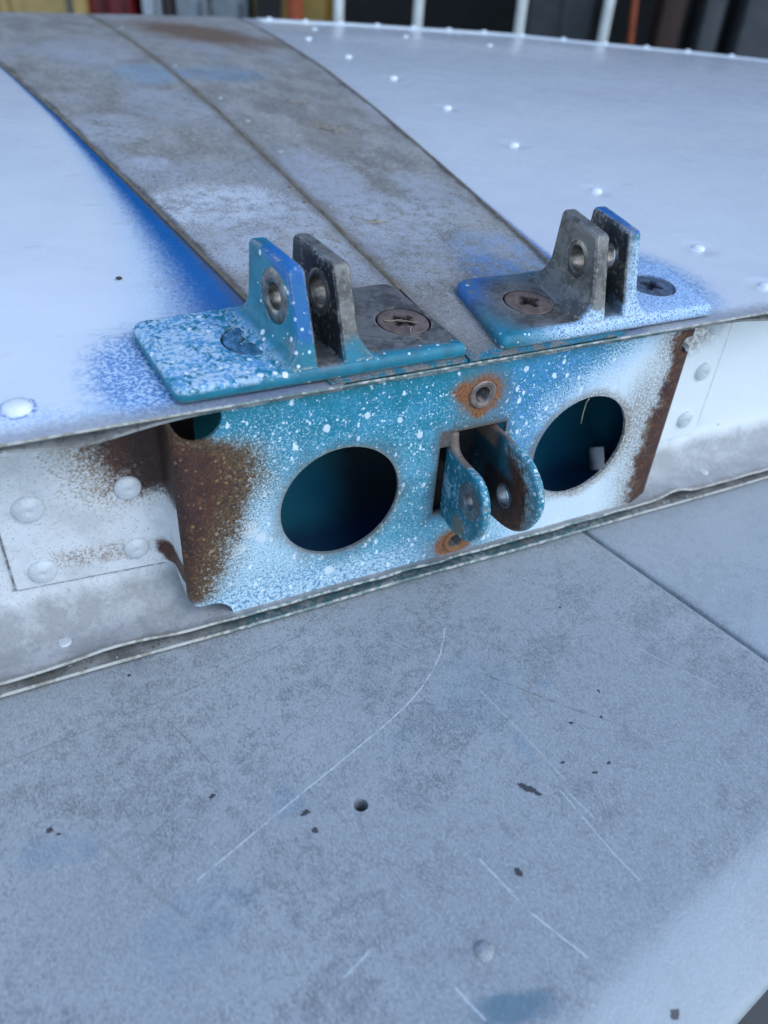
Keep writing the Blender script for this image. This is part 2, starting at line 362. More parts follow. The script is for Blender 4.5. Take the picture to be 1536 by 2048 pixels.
    for cx, cz, rx, rz, an in ((.0509, .0315, .0078, .0075, 0), (.0436, .0335, .0034, .0042, .5), (.0505, .0255, .003, .0028, 0), (.0477, -.032, .0085, .0065, 0), (.0395, .0345, .0010, .0006, .5)):
        b = g.blob(g.x, g.z, cx, cz, rx, rz, an, .45, .7, n2)
        c = g.mix(g.blob(g.x, g.z, cx, cz, rx*1.45, rz*1.4, an, .9, .9, n1)*.55, c, (.17, .13, .085))
        c = g.mix(b, c, g.mix(g.ss(n4, .4, .62), (.17, .062, .028), (.33, .14, .06)))
    h = n2*.5 + n1*.6 + keep*.4
    return g.done(c, .44 + g.mx(rm, rm2)*.35, 0, g.bump(h, .0005, .55), .45)

def mat_web():
    g = G('spar_paint')
    n1 = g.noise(70, 4, .6); n2 = g.noise(480, 4, .62); n3 = g.noise(2300, 2, .65); n4 = g.noise(1300, 3, .6)
    wv = g.warp(600, .001)
    c = g.mix(g.ss(n1, .30, .62), (.52, .53, .54), (.66, .68, .70))
    c = g.mix(g.ss(g.x + (n1-.5)*.03, .10, .15), c, (.76, .79, .80))
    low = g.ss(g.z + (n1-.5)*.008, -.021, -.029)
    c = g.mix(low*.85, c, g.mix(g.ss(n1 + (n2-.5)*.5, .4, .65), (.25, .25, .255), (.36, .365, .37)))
    c = g.mix(g.ss(n4 + (n3-.5)*.6, .58, .70)*.5*g.ss(g.x, .1, .0), c, (.22, .19, .165))
    c = g.mix(g.ss(g.noise(33, 4, .7), .60, .78)*.3, c, (.26, .24, .22))
    c = g.mix(g.specks(330, .22, .36, 2, wv)*g.ss(g.x, .0, -.02)*g.ss(g.z, -.002, .006), c, (.66, .70, .72))
    # rust running in beside the channel, left then right
    q = (g.x + .086) + (g.z - .028)*.50
    rm = g.ss(q + (n1-.5)*.018 + (n2-.5)*.018 + (n4-.5)*.012, .0035, .017)*g.ss(g.z + (n2-.5)*.010 + (n4-.5)*.004, .0065, .013)*g.ss(g.x, .0, -.02)
    hl = g.ss(q + (n1-.5)*.018 + (n4-.5)*.02, -.009, .010)*g.ss(g.z + (n1-.5)*.008 + (n4-.5)*.008, .002, .013)*g.ss(g.x, .0, -.02)
    c = g.mix(hl*g.ss(n4 + (n3-.5)*.6, .38, .6)*.8, c, (.23, .145, .06))
    k = g.specks(420, .4, .4, 1.8, wv)*g.ss(q, .03, .004)
    c2 = rusty(g, c, rm, .5)
    c2 = g.mix(g.ss(g.x + (n2-.5)*.008, -.070, -.060)*rm*.8, c2, (.022, .011, .010))
    c = g.mix(k*rm*.6, c2, (.40, .34, .25))
    st = g.blob(g.x, g.z, -.078, -.0115, .016, .0035, -.10, 1.0, .7, n2)
    c = g.mix(st*g.ss(n4 + (n3-.5)*.5, .40, .6)*.65, c, (.22, .13, .08))
    st = g.blob(g.x, g.z, -.0555, -.0165, .003, .006, .5, .5, .7, n2)
    c = rusty(g, c, st, .9)
    rr_ = g.blob(g.x, g.z, .163, .034, .016, .012, .5, 1.0, .9, n1)
    c = g.mix(rr_*g.ss(n2 + (n3-.5)*.4, .40, .56)*.75, c, (.22, .14, .075))
    c = g.mix(g.ss(g.z + (n2-.5)*.008, .036, .043)*.5, c, (.25, .21, .18))
    c = g.mix(g.ss(g.y + (n2-.5)*.004, .001, -.002)*low*.5, c, (.17, .15, .12))
    ln = g.mx(g.ss(g.m('ABSOLUTE', g.z + .0190 + (g.x+.1037)*.062), .0010, .0003)*g.ss(g.x, -.056, -.059), g.ss(g.m('ABSOLUTE', g.x + .1041), .0008, .0002)*g.ss(g.z, -.019, -.017))
    ln = g.mx(ln*g.ss(g.x, -.106, -.104), g.ss(g.m('ABSOLUTE', g.x - .1838), .001, .0003)*g.ss(g.z, -.02, -.015))
    c = g.mix(ln*g.ss(n2, .3, .5)*.7, c, (.10, .09, .085))
    c = g.mix(g.specks(170, .06, .12, 2, soft=.04), c, (.05, .04, .035))
    h = n2*.5 + n1
    return g.done(c, .46 + n1*.15, 0, g.bump(h, .0007, .55), .45)

def mat_simple(name, c1, c2, scale=80, rough=.5, metal=0.0, bump=.0003, spots=None, fine=None):
    g = G(name)
    n1 = g.noise(scale, 4, .6); n2 = g.noise(scale*7, 3, .6)
    c = g.mix(g.ss(n1 + (n2-.5)*.5, .36, .66), c1, c2)
    if spots: c = g.mix(g.ss(n2 + (n1-.5)*.6, .58, .70)*spots[1], c, spots[0])
    if name.endswith('screw'): c = g.mix(g.ss(g.v('LENGTH', g.stretch(1, 1, 0)) + (n2-.5)*.003, .0042, .0024)*.75, c, (.022, .018, .016))  # shade in the driver recess painted as a dark middle
    if fine: c = g.mix(g.specks(scale*5, fine[1], .42, 1.8, g.warp(scale*8, .0008)), c, fine[0])
    return g.done(c, rough, metal, g.bump(n2 + n1, bump, .5), .5)

def mat_edge():
    """dirty trim along the lips: chipped pale edge over brown and green grime"""
    g = G('lip_paint')
    n1 = g.noise(60, 4, .6); n2 = g.noise(420, 4, .65); n3 = g.noise(2200, 2, .6)
    c = g.mix(g.ss(n1, .36, .64), (.15, .15, .14), (.32, .32, .31))
    c = g.mix(g.ss(n2 + (n3-.5)*.5, .52, .68)*.7, c, (.095, .075, .055))
    t = g.ss(g.x + (n1-.5)*.03, -.055, -.035)*g.ss(g.x, .16, .11)
    c = g.mix(t*g.ss(n2, .42, .56)*.75, c, (.02, .12, .14))
    c = g.mix(g.specks(480, .15, .40, 1.8, g.warp(500, .001)), c, (.50, .53, .53))
    return g.done(c, .55, 0, g.bump(n2, .0005, .6), .4)

def mat_edge_pale():
    g = G('chipped_edge_paint')
    n1 = g.noise(80, 4, .6); n2 = g.noise(420, 4, .65); n3 = g.noise(1500, 2, .6)
    c = g.mix(g.ss(n2 + (n1-.5)*.8, .42, .68), (.48, .47, .43), (.27, .25, .21))
    t = g.ss(g.x + (n1-.5)*.03, -.05, -.03)*g.ss(g.x, .15, .10)
    c = g.mix(t*g.ss(n2, .42, .52)*.6, c, (.03, .14, .15))
    c = g.mix(g.ss(n3, .60, .74)*.25, c, (.58, .58, .56))
    return g.done(c, .5, 0, g.bump(n2, .0005, .6), .4)

def mat_table():
    g = G('table_plastic')
    n0 = g.noise(9, 4, .6); n1 = g.noise(34, 4, .62); n2 = g.noise(210, 4, .65); n3 = g.noise(1500, 3, .6, vec=g.stretch(1.25, .7, 1)); n4 = g.noise(900, 3, .7)
    c = g.mix(g.ss(n0, .3, .7), (.315, .338, .352), (.37, .395, .408))
    c = g.mix(g.ss(n1 + (n2-.5)*.4, .46, .66)*.6, c, (.235, .25, .26))
    c = g.mix(g.ss(g.noise(15, 3, .6, vec=g.stretch(1, .5, 1)), .52, .70)*.5, c, (.45, .475, .49))
    dirt = g.ss(n1 + (n0-.5)*.8, .38, .64)
    c = g.mix(g.ss(n3 + (n2-.5)*.35, .50, .64)*(dirt*.28 + .32), c, (.155, .163, .168))
    c = g.mix(g.ss(n3, .46, .34)*.5, c, (.46, .50, .52))
    c = g.mix(g.ss(n2 + (n4-.5)*.5 + (n0-.5)*.5, .64, .78)*.25, c, (.20, .19, .17))
    c = g.mix(g.ss(g.x + g.y*.19, .105, .118)*.45, c, (.42, .465, .50))
    tv = (g.y + .0024)*math.cos(TR) - (g.x - .112)*math.sin(TR)
    c = g.mix(g.ss(tv + (n1-.5)*.006, -.121, -.128)*.55, c, (.43, .475, .50))
    nz = g.noise(170, 4, .65)
    def spots(lst, soft, amp, nz=nz):
        acc = None
        for cx, cy, rx, ry, an, k in lst:
            b = g.blob(g.x, g.y, cx, cy, rx, ry, an, soft, amp, nz)*k
            acc = b if acc is None else g.mx(acc, b)
        return acc
    c = g.mix(spots([(-.108, -.0615, .012, .0042, -.25, .65), (-.079, -.095, .014, .009, .3, .5), (-.0475, -.073, .005, .005, 0, .55), (.024, -.060, .016, .014, .3, .42), (.0262, -.0835, .0022, .006, .1, .6),
                     (-.007, -.066, .01, .004, .3, .25), (.046, -.066, .003, .002, 0, .5)], .7, 1.9)*g.ss(n2, .25, .6)*.42, c, (.15, .27, .40))
    c = g.mix(spots([(-.017, -.1435, .010, .0035, -.3, .7)], .8, 1.2), c, (.07, .16, .22))
    c = g.mix(spots([(*q, .9) for q in ((.0193, -.0964, .0033, .0011, -.95), (.0024, -.1166, .0010, .0012, 0), (-.0652, -.0621, .0009, .0008, 0), (-.0775, -.0087, .0005, .0006, 0), (-.1076, -.0547, .0009, .0007, .4), (-.1056, -.0568, .0007, .0004, -.5), (-.0432, -.0773, .0012, .0010, 0), (-.0426, -.0834, .0008, .0010, .4), (.0455, -.082, .0007, .0005, 0), (.056, -.084, .0006, .0005, .3), (.041, -.1, .0009, .0004, -.4), (.034, -.093, .0006, .0005, 0), (.019, -.16, .0012, .0010, .2), (.074, -.037, .0005, .0007, 0), (.047, -.099, .0007, .0006, 0), (.062, -.075, .0004, .0008, 0))], .35, 2.6, g.noise(700, 3, .6)), c, (.035, .03, .035))
    c = g.mix(g.specks(85, .10, .06, 2, soft=.02), c, (.06, .05, .045))
    wv = g.v('MULTIPLY', g.warp(90, .0012), (1, 1, 0)); wf = g.v('MULTIPLY', g.warp(600, .0003), (1, 1, 0))
    brk = g.ss(g.noise(260, 2), .34, .5)
    WS = (.62, .66, .68)
    sc = g.line([(.0288, -.0296), (.0207, -.0404), (.0071, -.0513), (-.0095, -.0593), (-.0425, -.0716), (-.0754, -.0841)], .00034, wf)
    sc = g.mx(sc, g.line([(.031, -.0984), (.0287, -.0778), (.0254, -.0591)], .00026, wf)*.6)
    sc = g.mx(sc, g.line([(.0276, -.1005), (.0295, -.1233), (.0311, -.1317)], .00036, wf)*.7)
    sc = g.mx(sc, g.line([(.0292, -.1003), (.0312, -.112)], .0003, wf)*.6)
    sc = g.mx(sc, g.line([(-.0053, -.1093), (-.0010, -.1262), (.0059, -.1417)], .0004, wf)*.9)
    sc = g.mx(sc, g.line([(-.0276, -.1333), (-.0245, -.1428)], .00042, wf)*.9)
    sc = g.mx(sc, g.line([(-.05, -.121), (-.0415, -.118)], .0005, wf)*.6)
    sc = g.mx(sc, g.line([(.088, -.066), (.101, -.090)], .0003, wf)*.6)
    c = g.mix(sc*(brk*.75 + .2)*.8, c, WS)
    DS = (.16, .14, .12)
    dk = g.line([(.0294, -.0526), (.0403, -.0665), (.0514, -.0801)], .00036, wf)
    dk = g.mx(dk, g.line([(.0514, -.0801), (.064, -.093), (.078, -.106)], .00028, wf)*.55)
    dk = g.mx(dk, g.line([(-.0709, -.0299), (-.0628, -.0511)], .00028, wf)*.9)
    dk = g.mx(dk, g.line([(-.1177, -.0282), (-.0968, -.0259), (-.0577, -.0216), (-.0201, -.0132)], .0003, wf)*.75)
    dk = g.mx(dk, g.line([(-.096, -.0629), (-.087, -.0818), (-.0771, -.0971)], .0010, wv)*.3)
    dk = g.mx(dk, g.line([(.0294, -.0526), (.052, -.052), (.082, -.046)], .00035, wv)*.45)
    dk = g.mx(dk, g.line([(.0294, -.0526), (.012, -.033), (.004, -.022)], .00028, wf)*.4)
    dk = g.mx(dk, g.line([(-.055, -.057), (-.030, -.049), (-.004, -.030)], .0003, wv)*.4)
    dk = g.mx(dk, g.line([(-.03, -.084), (-.031, -.096), (-.016, -.115)], .0003, wf)*.5)
    c = g.mix(dk*(brk*.75 + .15)*.8, c, DS)
    h = n3*.55 + n4*.25
    nb = g.bump(h, .0006, .7)
    return g.done(c, .40 + n2*.12, 0, nb, .45)

def mat_plain(name, c, rough=.6, metal=0.0, var=.25, scale=12):
    g = G(name)
    n = g.noise(scale, 4, .6)
    d = tuple(v*(1-var) for v in c)
    return g.done(g.mix(g.ss(n, .35, .65), c, d), rough, metal)

MAT = dict(skinL=mat_skin('L'), skinR=mat_skin('R'), strip=mat_strip(), fitL=mat_fitting('L'), fitR=mat_fitting('R'), plate=mat_plate(), web=mat_web(), edge=mat_edge(), edgep=mat_edge_pale(), table=mat_table())
MAT['bush'] = mat_simple('worn_bushing_steel', (.12, .105, .09), (.27, .25, .23), 180, .36, .75, .0001)
MAT['bushd'] = mat_simple('dull_bushing_steel', (.10, .11, .12), (.20, .22, .24), 180, .45, .5, .0001)
MAT['screw_r'] = mat_simple('rusted_screw', (.12, .082, .068), (.205, .15, .128), 250, .65, .2, .0004, ((.10, .048, .028), .6))
MAT['screw_p'] = mat_simple('painted_screw', (.02, .09, .17), (.05, .20, .34), 320, .5, 0, .0004, ((.38, .48, .70), .75))
MAT['screw_d'] = mat_simple('dirty_screw', (.045, .06, .085), (.10, .15, .24), 320, .55, .1, .0004, ((.13, .09, .06), .7))
MAT['rivet'] = mat_simple('rivet_paint', (.52, .55, .57), (.66, .69, .71), 160, .42, 0, .0003, ((.26, .25, .24), .35))
MAT['rivetw'] = mat_simple('white_rivet_paint', (.72, .75, .77), (.78, .81, .83), 160, .30, 0, .0002)
MAT['rivet_g'] = mat_simple('grey_rivet_metal', (.30, .29, .28), (.42, .41, .40), 160, .6, .1, .0003, ((.16, .15, .14), .6))
MAT['nut'] = mat_simple('rusted_insert', (.16, .13, .115), (.30, .25, .22), 260, .5, .55, .0003, ((.25, .10, .035), .8))
MAT['nut_o'] = mat_simple('orange_rust_insert', (.20, .085, .035), (.34, .15, .06), 260, .7, .1, .0003, ((.11, .05, .025), .6))
MAT['thread'] = mat_simple('shaded_thread_steel', (.06, .058, .055), (.11, .10, .095), 260, .4, .6, .0001)  # darkened steel: shade down the bore put into the colour
MAT['seal'] = mat_simple('brown_sealant', (.13, .10, .065), (.20, .165, .12), 120, .7, 0, .0004, ((.07, .055, .04), .5))
def mat_glint():
    g = G('painted_glint')
    n = g.noise(120, 3); k = g.ss(g.x + (n-.5)*.005, .1285, .1350)  # dark to pale fade: light falling inside, put into the colour
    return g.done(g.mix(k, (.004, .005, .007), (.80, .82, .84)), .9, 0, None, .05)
MAT['glint'] = mat_glint()
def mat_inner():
    g = G('inner_teal_and_shade')
    n = g.noise(40, 4); k = g.ss(g.x + (n-.5)*.03, -.004, .030)*g.ss(g.x + (n-.5)*.03, .098, .07)  # dark middle stretch: shade inside the channel put into the colour
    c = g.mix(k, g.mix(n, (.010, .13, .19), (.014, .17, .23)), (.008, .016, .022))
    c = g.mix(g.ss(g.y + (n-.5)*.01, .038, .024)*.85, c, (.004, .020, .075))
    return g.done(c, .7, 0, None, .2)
MAT['inner'] = mat_inner()
MAT['innerb'] = mat_simple('inner_blue_paint', (.002, .005, .018), (.003, .007, .026), 40, .6, 0, .0003)
MAT['innerw'] = mat_simple('inner_white_paint', (.74, .76, .78), (.80, .82, .84), 60, .5, 0, .0003)
MAT['dark'] = mat_simple('dark_gap_fill', (.010, .011, .013), (.018, .019, .022), 40, .8, 0, .0003); MAT['dark'].node_tree.nodes['Principled BSDF'].inputs['Specular IOR Level'].default_value = .08  # near black: shade in the slot and bores put into the colour
MAT['straw'] = mat_simple('dry_straw', (.36, .29, .19), (.50, .42, .30), 400, .8, 0, .0001)
MAT['fluff'] = mat_simple('grey_fluff', (.30, .26, .22), (.44, .39, .33), 400, .9, 0, .0001)

def mat_clevis(which):
    g = G('clevis_paint')
    n1 = g.noise(140, 4, .6); n2 = g.noise(650, 4, .62); n3 = g.noise(2400, 2, .65)
    c = g.mix(g.ss(n1, .4, .65), TEAL, (.012, .21, .30))
    c = g.mix(g.ss(n2 + (n3-.5)*.8 + (n1-.5)*.5, .53, .66)*.75, c, (.40, .56, .68))
    c = g.mix(g.specks(520, .3, .45, 1.7, g.warp(800, .0006)), c, (.66, .76, .80))
    xe = .0406 if which == 'L' else .0574
    rimm = g.ss(g.x + (0.0 if which == 'L' else 1.0)*g.y*.02, xe, xe + .0006)
    c = g.mix((1.0 - rimm)*(.72 if which == 'L' else .0), c, g.mix(g.ss(n2 + (n1-.5)*.6, .48, .62)*g.ss(g.y + g.z*-.5, -.018, -.004), (.006, .10, .14), (.20, .36, .48)))
    c = g.mix(rimm*g.ss(n2 + (n3-.5)*.4, .50, .62)*.55, c, (.60, .68, .70))
    c = g.mix(rimm*g.ss(n1 + (n2-.5)*.5, .56, .66)*.6, c, (.12, .085, .06))
    c = g.mix(rimm*g.ss(g.z + (n2-.5)*.003, .0075, .0095)*g.ss(g.y + (n1-.5)*.008, -.0145, -.0105)*.9, c, g.mix(n2, (.10, .062, .045), (.24, .17, .14)))
    if which == 'R':
        inn = g.ss(g.x + g.y*.02 + (n2-.5)*.0006, .0586, .0578)
        d = g.v('LENGTH', g.v('MULTIPLY', g.v('SUBTRACT', g.P, (0, -.0135, -.003)), (0, 1, .9)))
        rm = g.ss(d + (n1-.5)*.012 + (n2-.5)*.012 + (n3-.5)*.006 + g.ss(g.y, -.02, -.028)*.003, .0180, .0120)*inn
        c = g.mix(g.ss(d + (n1-.5)*.012 + (n3-.5)*.010 + (n2-.5)*.006, .0205, .0120)*inn*.75, c, (.19, .15, .095))
        c = rusty(g, c, rm, .35)
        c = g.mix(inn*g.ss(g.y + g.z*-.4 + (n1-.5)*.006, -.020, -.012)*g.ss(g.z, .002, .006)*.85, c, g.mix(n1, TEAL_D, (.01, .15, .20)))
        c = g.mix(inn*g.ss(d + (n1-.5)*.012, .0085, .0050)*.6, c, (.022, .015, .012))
        c = g.mix(inn*g.ss(g.y + (n1-.5)*.006, -.012, -.004)*.8, c, (.006, .012, .016))  # shade of the deep slot painted onto the inner face
    else:
        c = g.mix(g.blob(g.y, g.z, -.012, -.013, .004, .004, 0, .8, 1.2, n2)*.8, c, (.17, .125, .06))
    ed2 = g.ss(g.y + (n2-.5)*.004, -.006, -.001)*g.ss(g.z + (n2-.5)*.002, .0105, .0125)
    c = g.mix(ed2*.75, c, (.15, .10, .075))
    return g.done(c, .45, 0, g.bump(n2 + n1, .0004, .5), .45)
MAT['clevL'] = mat_clevis('L'); MAT['clevR'] = mat_clevis('R')

# ------------------------------------------------------------------ mesh helpers
def obj(name, verts, faces, mat, parent=None, smooth=False, loc=None, auto=None):
    me = bpy.data.meshes.new(name); me.from_pydata([tuple(v) for v in verts], [], faces); me.validate(); me.update()
    bm = bmesh.new(); bm.from_mesh(me); bmesh.ops.recalc_face_normals(bm, faces=bm.faces); bm.to_mesh(me); bm.free()
    if smooth:
        for f in me.polygons: f.use_smooth = True
        if auto: me.set_sharp_from_angle(angle=R(auto))
    return link(name, me, mat, parent, loc)
def link(name, me, mat, parent=None, loc=None):
    o = bpy.data.objects.new(name, me); col.objects.link(o)
    if mat is not None and not me.materials: me.materials.append(mat)
    if parent is not None: o.parent = parent
    o.location = loc if loc is not None else (FIN_OFF if parent is not None and parent.name.startswith('aircraft_fin') else (0, 0, 0))
    return o
def thing(name, label, cat, loc=(0, 0, 0), rot=0.0, group=None):
    o = bpy.data.objects.new(name, None); col.objects.link(o); o.location = loc; o.rotation_euler = (0, 0, rot); o.empty_display_size = .05
    o['label'] = label; o['category'] = cat
    if group: o['group'] = group
    return o
def tag(o, label, cat, group=None):
    o['label'] = label; o['category'] = cat
    if group: o['group'] = group
    return o
def box(x0, x1, y0, y1, z0, z1):
    v = [(x, y, z) for z in (z0, z1) for y in (y0, y1) for x in (x0, x1)]
    return v, [(0, 2, 3, 1), (4, 5, 7, 6), (0, 1, 5, 4), (2, 6, 7, 3), (0, 4, 6, 2), (1, 3, 7, 5)]
def join(*parts):
    V, F = [], []
    for v, f in parts:
        o = len(V); V += list(v); F += [tuple(i+o for i in q) for q in f]
    return V, F
def grid_solid(top, bot, us, vs):
    """closed sheet between two surfaces top(u,v), bot(u,v)"""
    nu, nv = len(us), len(vs); V = [top(u, v) for v in vs for u in us] + [bot(u, v) for v in vs for u in us]; N = nu*nv; F = []
    for j in range(nv-1):
        for i in range(nu-1):
            a = j*nu+i; F.append((a, a+1, a+nu+1, a+nu)); F.append((N+a, N+a+nu, N+a+nu+1, N+a+1))
    for i in range(nu-1):
        a = i; F.append((a+1, a, N+a, N+a+1)); a = (nv-1)*nu+i; F.append((a, a+1, N+a+1, N+a))
    for j in range(nv-1):
        a = j*nu; F.append((a, a+nu, N+a+nu, N+a)); a = j*nu+nu-1; F.append((a+nu, a, N+a, N+a+nu))
    return V, F
def loft(loops, cap=True):
    """closed loops of equal length joined in order"""
    n = len(loops[0]); V = [p for l in loops for p in l]; F = []
    for k in range(len(loops)-1):
        for i in range(n):
            j = (i+1) % n; F.append((k*n+i, k*n+j, (k+1)*n+j, (k+1)*n+i))
    if cap: F.append(tuple(range(n-1, -1, -1))); F.append(tuple(range((len(loops)-1)*n, len(loops)*n)))
    return V, F
def lathe(prof, n=32, close=False):
    """profile of (radius, height) round z; a ring when close"""
    loops = [[(r*math.cos(2*math.pi*i/n), r*math.sin(2*math.pi*i/n), h) for i in range(n)] for r, h in prof]
    V = [p for l in loops for p in l]; F = []
    m = len(prof)
    for k in range(m if close else m-1):
        k2 = (k+1) % m
        for i in range(n):
            j = (i+1) % n; F.append((k*n+i, k*n+j, k2*n+j, k2*n+i))
    if not close: F.append(tuple(range(n-1, -1, -1))); F.append(tuple(range((m-1)*n, m*n)))
    return V, F
def xf(vf, mat):
    v, f = vf; return [tuple(mat @ Vector(p)) for p in v], f
def tube(pts, r, n=6, taper=None):
    loops = []; pts = [Vector(p) for p in pts]
    for i, p in enumerate(pts):
        t = (pts[min(i+1, len(pts)-1)] - pts[max(i-1, 0)]).normalized()
        a = t.orthogonal().normalized(); b = t.cross(a)
        rr = r if taper is None else r*(1-(1-taper)*i/(len(pts)-1))
        loops.append([p + rr*(math.cos(2*math.pi*k/n)*a + math.sin(2*math.pi*k/n)*b) for k in range(n)])
    return loft(loops)
def evaluated(o):
    dg = bpy.context.evaluated_depsgraph_get(); dg.update()
    me = bpy.data.meshes.new_from_object(o.evaluated_get(dg)); old = o.data
    o.modifiers.clear(); o.data = me; me.name = o.name; bpy.data.meshes.remove(old)
def cut(o, shapes):
    """boolean-cut shapes, given in the object's own space, out of o"""
    tmp = []
    for vf in shapes:
        me = bpy.data.meshes.new('cutter'); me.from_pydata([tuple(v) for v in vf[0]], [], vf[1]); me.update()
        bm = bmesh.new(); bm.from_mesh(me); bmesh.ops.recalc_face_normals(bm, faces=bm.faces); bm.to_mesh(me); bm.free()
        c = bpy.data.objects.new('cutter', me); col.objects.link(c); c.location = o.location if o.parent is None else Vector(o.location)
        if o.parent is not None: c.parent = o.parent; c.matrix_parent_inverse = o.matrix_parent_inverse
        m = o.modifiers.new('cut', 'BOOLEAN'); m.operation = 'DIFFERENCE'; m.object = c; m.solver = 'EXACT'; tmp.append(c)
    evaluated(o)
    for c in tmp:
        me = c.data; bpy.data.objects.remove(c); bpy.data.meshes.remove(me)
def bevel(o, w, seg=2, ang=40):
    m = o.modifiers.new('bevel', 'BEVEL'); m.width = w; m.segments = seg; m.limit_method = 'ANGLE'; m.angle_limit = R(ang); m.harden_normals = False
    evaluated(o)
def shade(o, ang=35):
    for f in o.data.polygons: f.use_smooth = True
    o.data.set_sharp_from_angle(angle=R(ang))
def lerp_tab(tab, x):
    if x <= tab[0][0]: return tab[0][1]
    for (a, b), (c, d) in zip(tab, tab[1:]):
        if x <= c: return b + (d-b)*(x-a)/(c-a)
    return tab[-1][1]
def cyl(r, h, n=32): return lathe([(r, -h/2), (r, h/2)], n)
def frange(a, b, n): return [a+(b-a)*i/(n-1) for i in range(n)]
TO_X = Matrix.Rotation(R(90), 4, 'Y'); TO_Y = Matrix.Rotation(R(90), 4, 'X')     # lathe axis z -> +x ; z -> -y
T = Matrix.Translation

# ------------------------------------------------------------------ ground, table
TZ = -.0430; GROUND = TZ - .72
g = mat_plain('concrete_ground', (.16, .155, .15), .85, 0, .35, 4)
V, F = box(-60, 60, -60, 60, GROUND-.2, GROUND)
o = obj('ground', V, F, g); o['kind'] = 'structure'

table = thing('folding_table', 'grey white moulded plastic folding table with centre joint under the aircraft fin', 'table', (.112, -.0024, GROUND), TR)
# material coordinates follow the scene axes, so leaves are built in scene axes and turned back by the parent
TABI = (T((.112, -.0024, GROUND)) @ Matrix.Rotation(TR, 4, 'Z')).inverted()
def tab(u, v):
    return Vector((.112 + u*math.cos(TR) - v*math.sin(TR), -.0024 + u*math.sin(TR) + v*math.cos(TR), 0))
V0, V1, U1 = -.147, .60, .75
def leaf(u0, u1):
    def prof_(d):           # height below the flat top, by distance from the outer edge
        if d > .027: return 0.0
        t = 1 - d/.027
        return .0075*t*t*(3-2*t)*.6 + .0030*t**4
    vs = [V0, V0+.0004, V0+.0015, V0+.003] + frange(V0+.006, V0+.030, 9) + frange(V0+.05, V1-.05, 18) + frange(V1-.030, V1-.006, 7) + [V1-.0015, V1]
    us = sorted(set([u0, u0+.0006, u0+.0016] + frange(u0+.004, u1-.004, 24) + [u1-.0016, u1-.0006, u1]))
    outer = u0 if abs(u0) > abs(u1) else u1
    def z(u, v):
        d = min(v-V0, V1-v, abs(outer-u)); zz = TZ - prof_(d)
        if d < .0016: zz -= .0012*(1-d/.0016)**2
        e = min(abs(u-u0), abs(u-u1))
        if e < .0017 and d > .002: zz -= .0009*(1-e/.0017)**2
        return zz + .00012*mnoise.noise(Vector((u*30, v*30, 3)))
    def top(u, v): p = tab(u, v); return (p.x, p.y, z(u, v))
    def bot(u, v): p = tab(u, v); return (p.x, p.y, TZ-.036)
    vf = grid_solid(top, bot, us, vs)
    o = obj('tabletop_leaf', *vf, MAT['table'], table, True, (0, 0, 0), 50)
    o.matrix_parent_inverse = TABI
    return o
lf = leaf(-U1, -.0009); rl_ = leaf(.0009, U1)
cut(lf, [xf(cyl(.0021, .02, 20), T((-.0279, -.0815, TZ)))])
shade(lf, 50)
def tpart(name, vf, mat, smooth=True):
    o = obj(name, *vf, mat, table, smooth, (0, 0, 0), 50); o.matrix_parent_inverse = TABI; return o
tpart('moulded_stud', xf(lathe([(.0026, 0), (.0025, .0004), (.0021, .0011), (.0013, .0016), (.0004, .0018)], 20), T((-.0167, -.1298, TZ-.0002))), MAT['table'])
tpart('joint_filler', (lambda p, q: tube([(p.x, p.y, TZ-.006), (q.x, q.y, TZ-.006)], .0016, 8))(tab(0, V0+.002), tab(0, V1-.002)), MAT['dark'])
steel = mat_plain('grey_leg_steel', (.22, .23, .24), .4, .6)
for su in (-1, 1):
    pts = [tab(su*.55, .03), tab(su*.55, .42)]
    a, b = pts
    tpart('leg', join(tube([(a.x, a.y, TZ-.036), (a.x, a.y, GROUND+.03), (a.x, a.y, GROUND)], .0125, 12), tube([(b.x, b.y, TZ-.036), (b.x, b.y, GROUND)], .0125, 12), tube([(a.x, a.y, GROUND+.12), (b.x, b.y, GROUND+.12)], .010, 10)), steel)

# ------------------------------------------------------------------ aircraft fin
fin = thing('aircraft_fin', 'weathered white aircraft tail fin with teal and rust hinge end lying on the plastic table', 'aircraft fin', (0, 0, TZ))
FIN_OFF = (0, 0, -TZ)
LE = [(-.7, .70), (.18, .70), (.29, .672), (.446, .617), (.526, .56), (.617, .50), (.668, .46), (.80, .35), (.92, .22), (1.0, .08)]
AT = [(-.02, -.0012), (0, 0), (.069, .0042), (.139, .0083), (.208, .012), (.278, .0155), (.389, .0211), (.54, .0255), (.65, .0269), (.72, .0272), (.80, .0274), (.875, .0266), (.94, .0256), (1.0, .0240)]
def yle(x): return lerp_tab(LE, x)
def zs(x, y):
    L = yle(x); t = y/L; a = 0
    for k, w in ((-.03, .25), (0, .5), (.03, .25)): a += w*lerp_tab(AT, min(t+k, 1.0))
    if t < .03: a = t*.0042/.069
    if t < 0: a = y*.084
    return .0465 + a*(L/.70)**.5 + .0004*mnoise.noise(Vector((x*14, y*9, 1.3)))*min(1, max(0, y*20))
def skin(name, mat, xa, xb, nx, y0, lift, thick, parent=fin, ny=64):
    """xa(y), xb(y): side edges"""
    ts = [0, .002, .006, .012] + frange(.02, 1, ny)
    def pt(u, t, dz):
        xm = xa(0)+(xb(0)-xa(0))*u; y = y0 + (yle(xm)-y0)*t
        x = xa(y)+(xb(y)-xa(y))*u
        L = yle(x); y = y0 + (L-y0)*t
        return (x, y, zs(x, y)+lift+dz)
    return obj(name, *grid_solid(lambda u, t: pt(u, t, 0), lambda u, t: pt(u, t, -thick), frange(0, 1, nx), ts), mat, parent, True, FIN_OFF, 40)
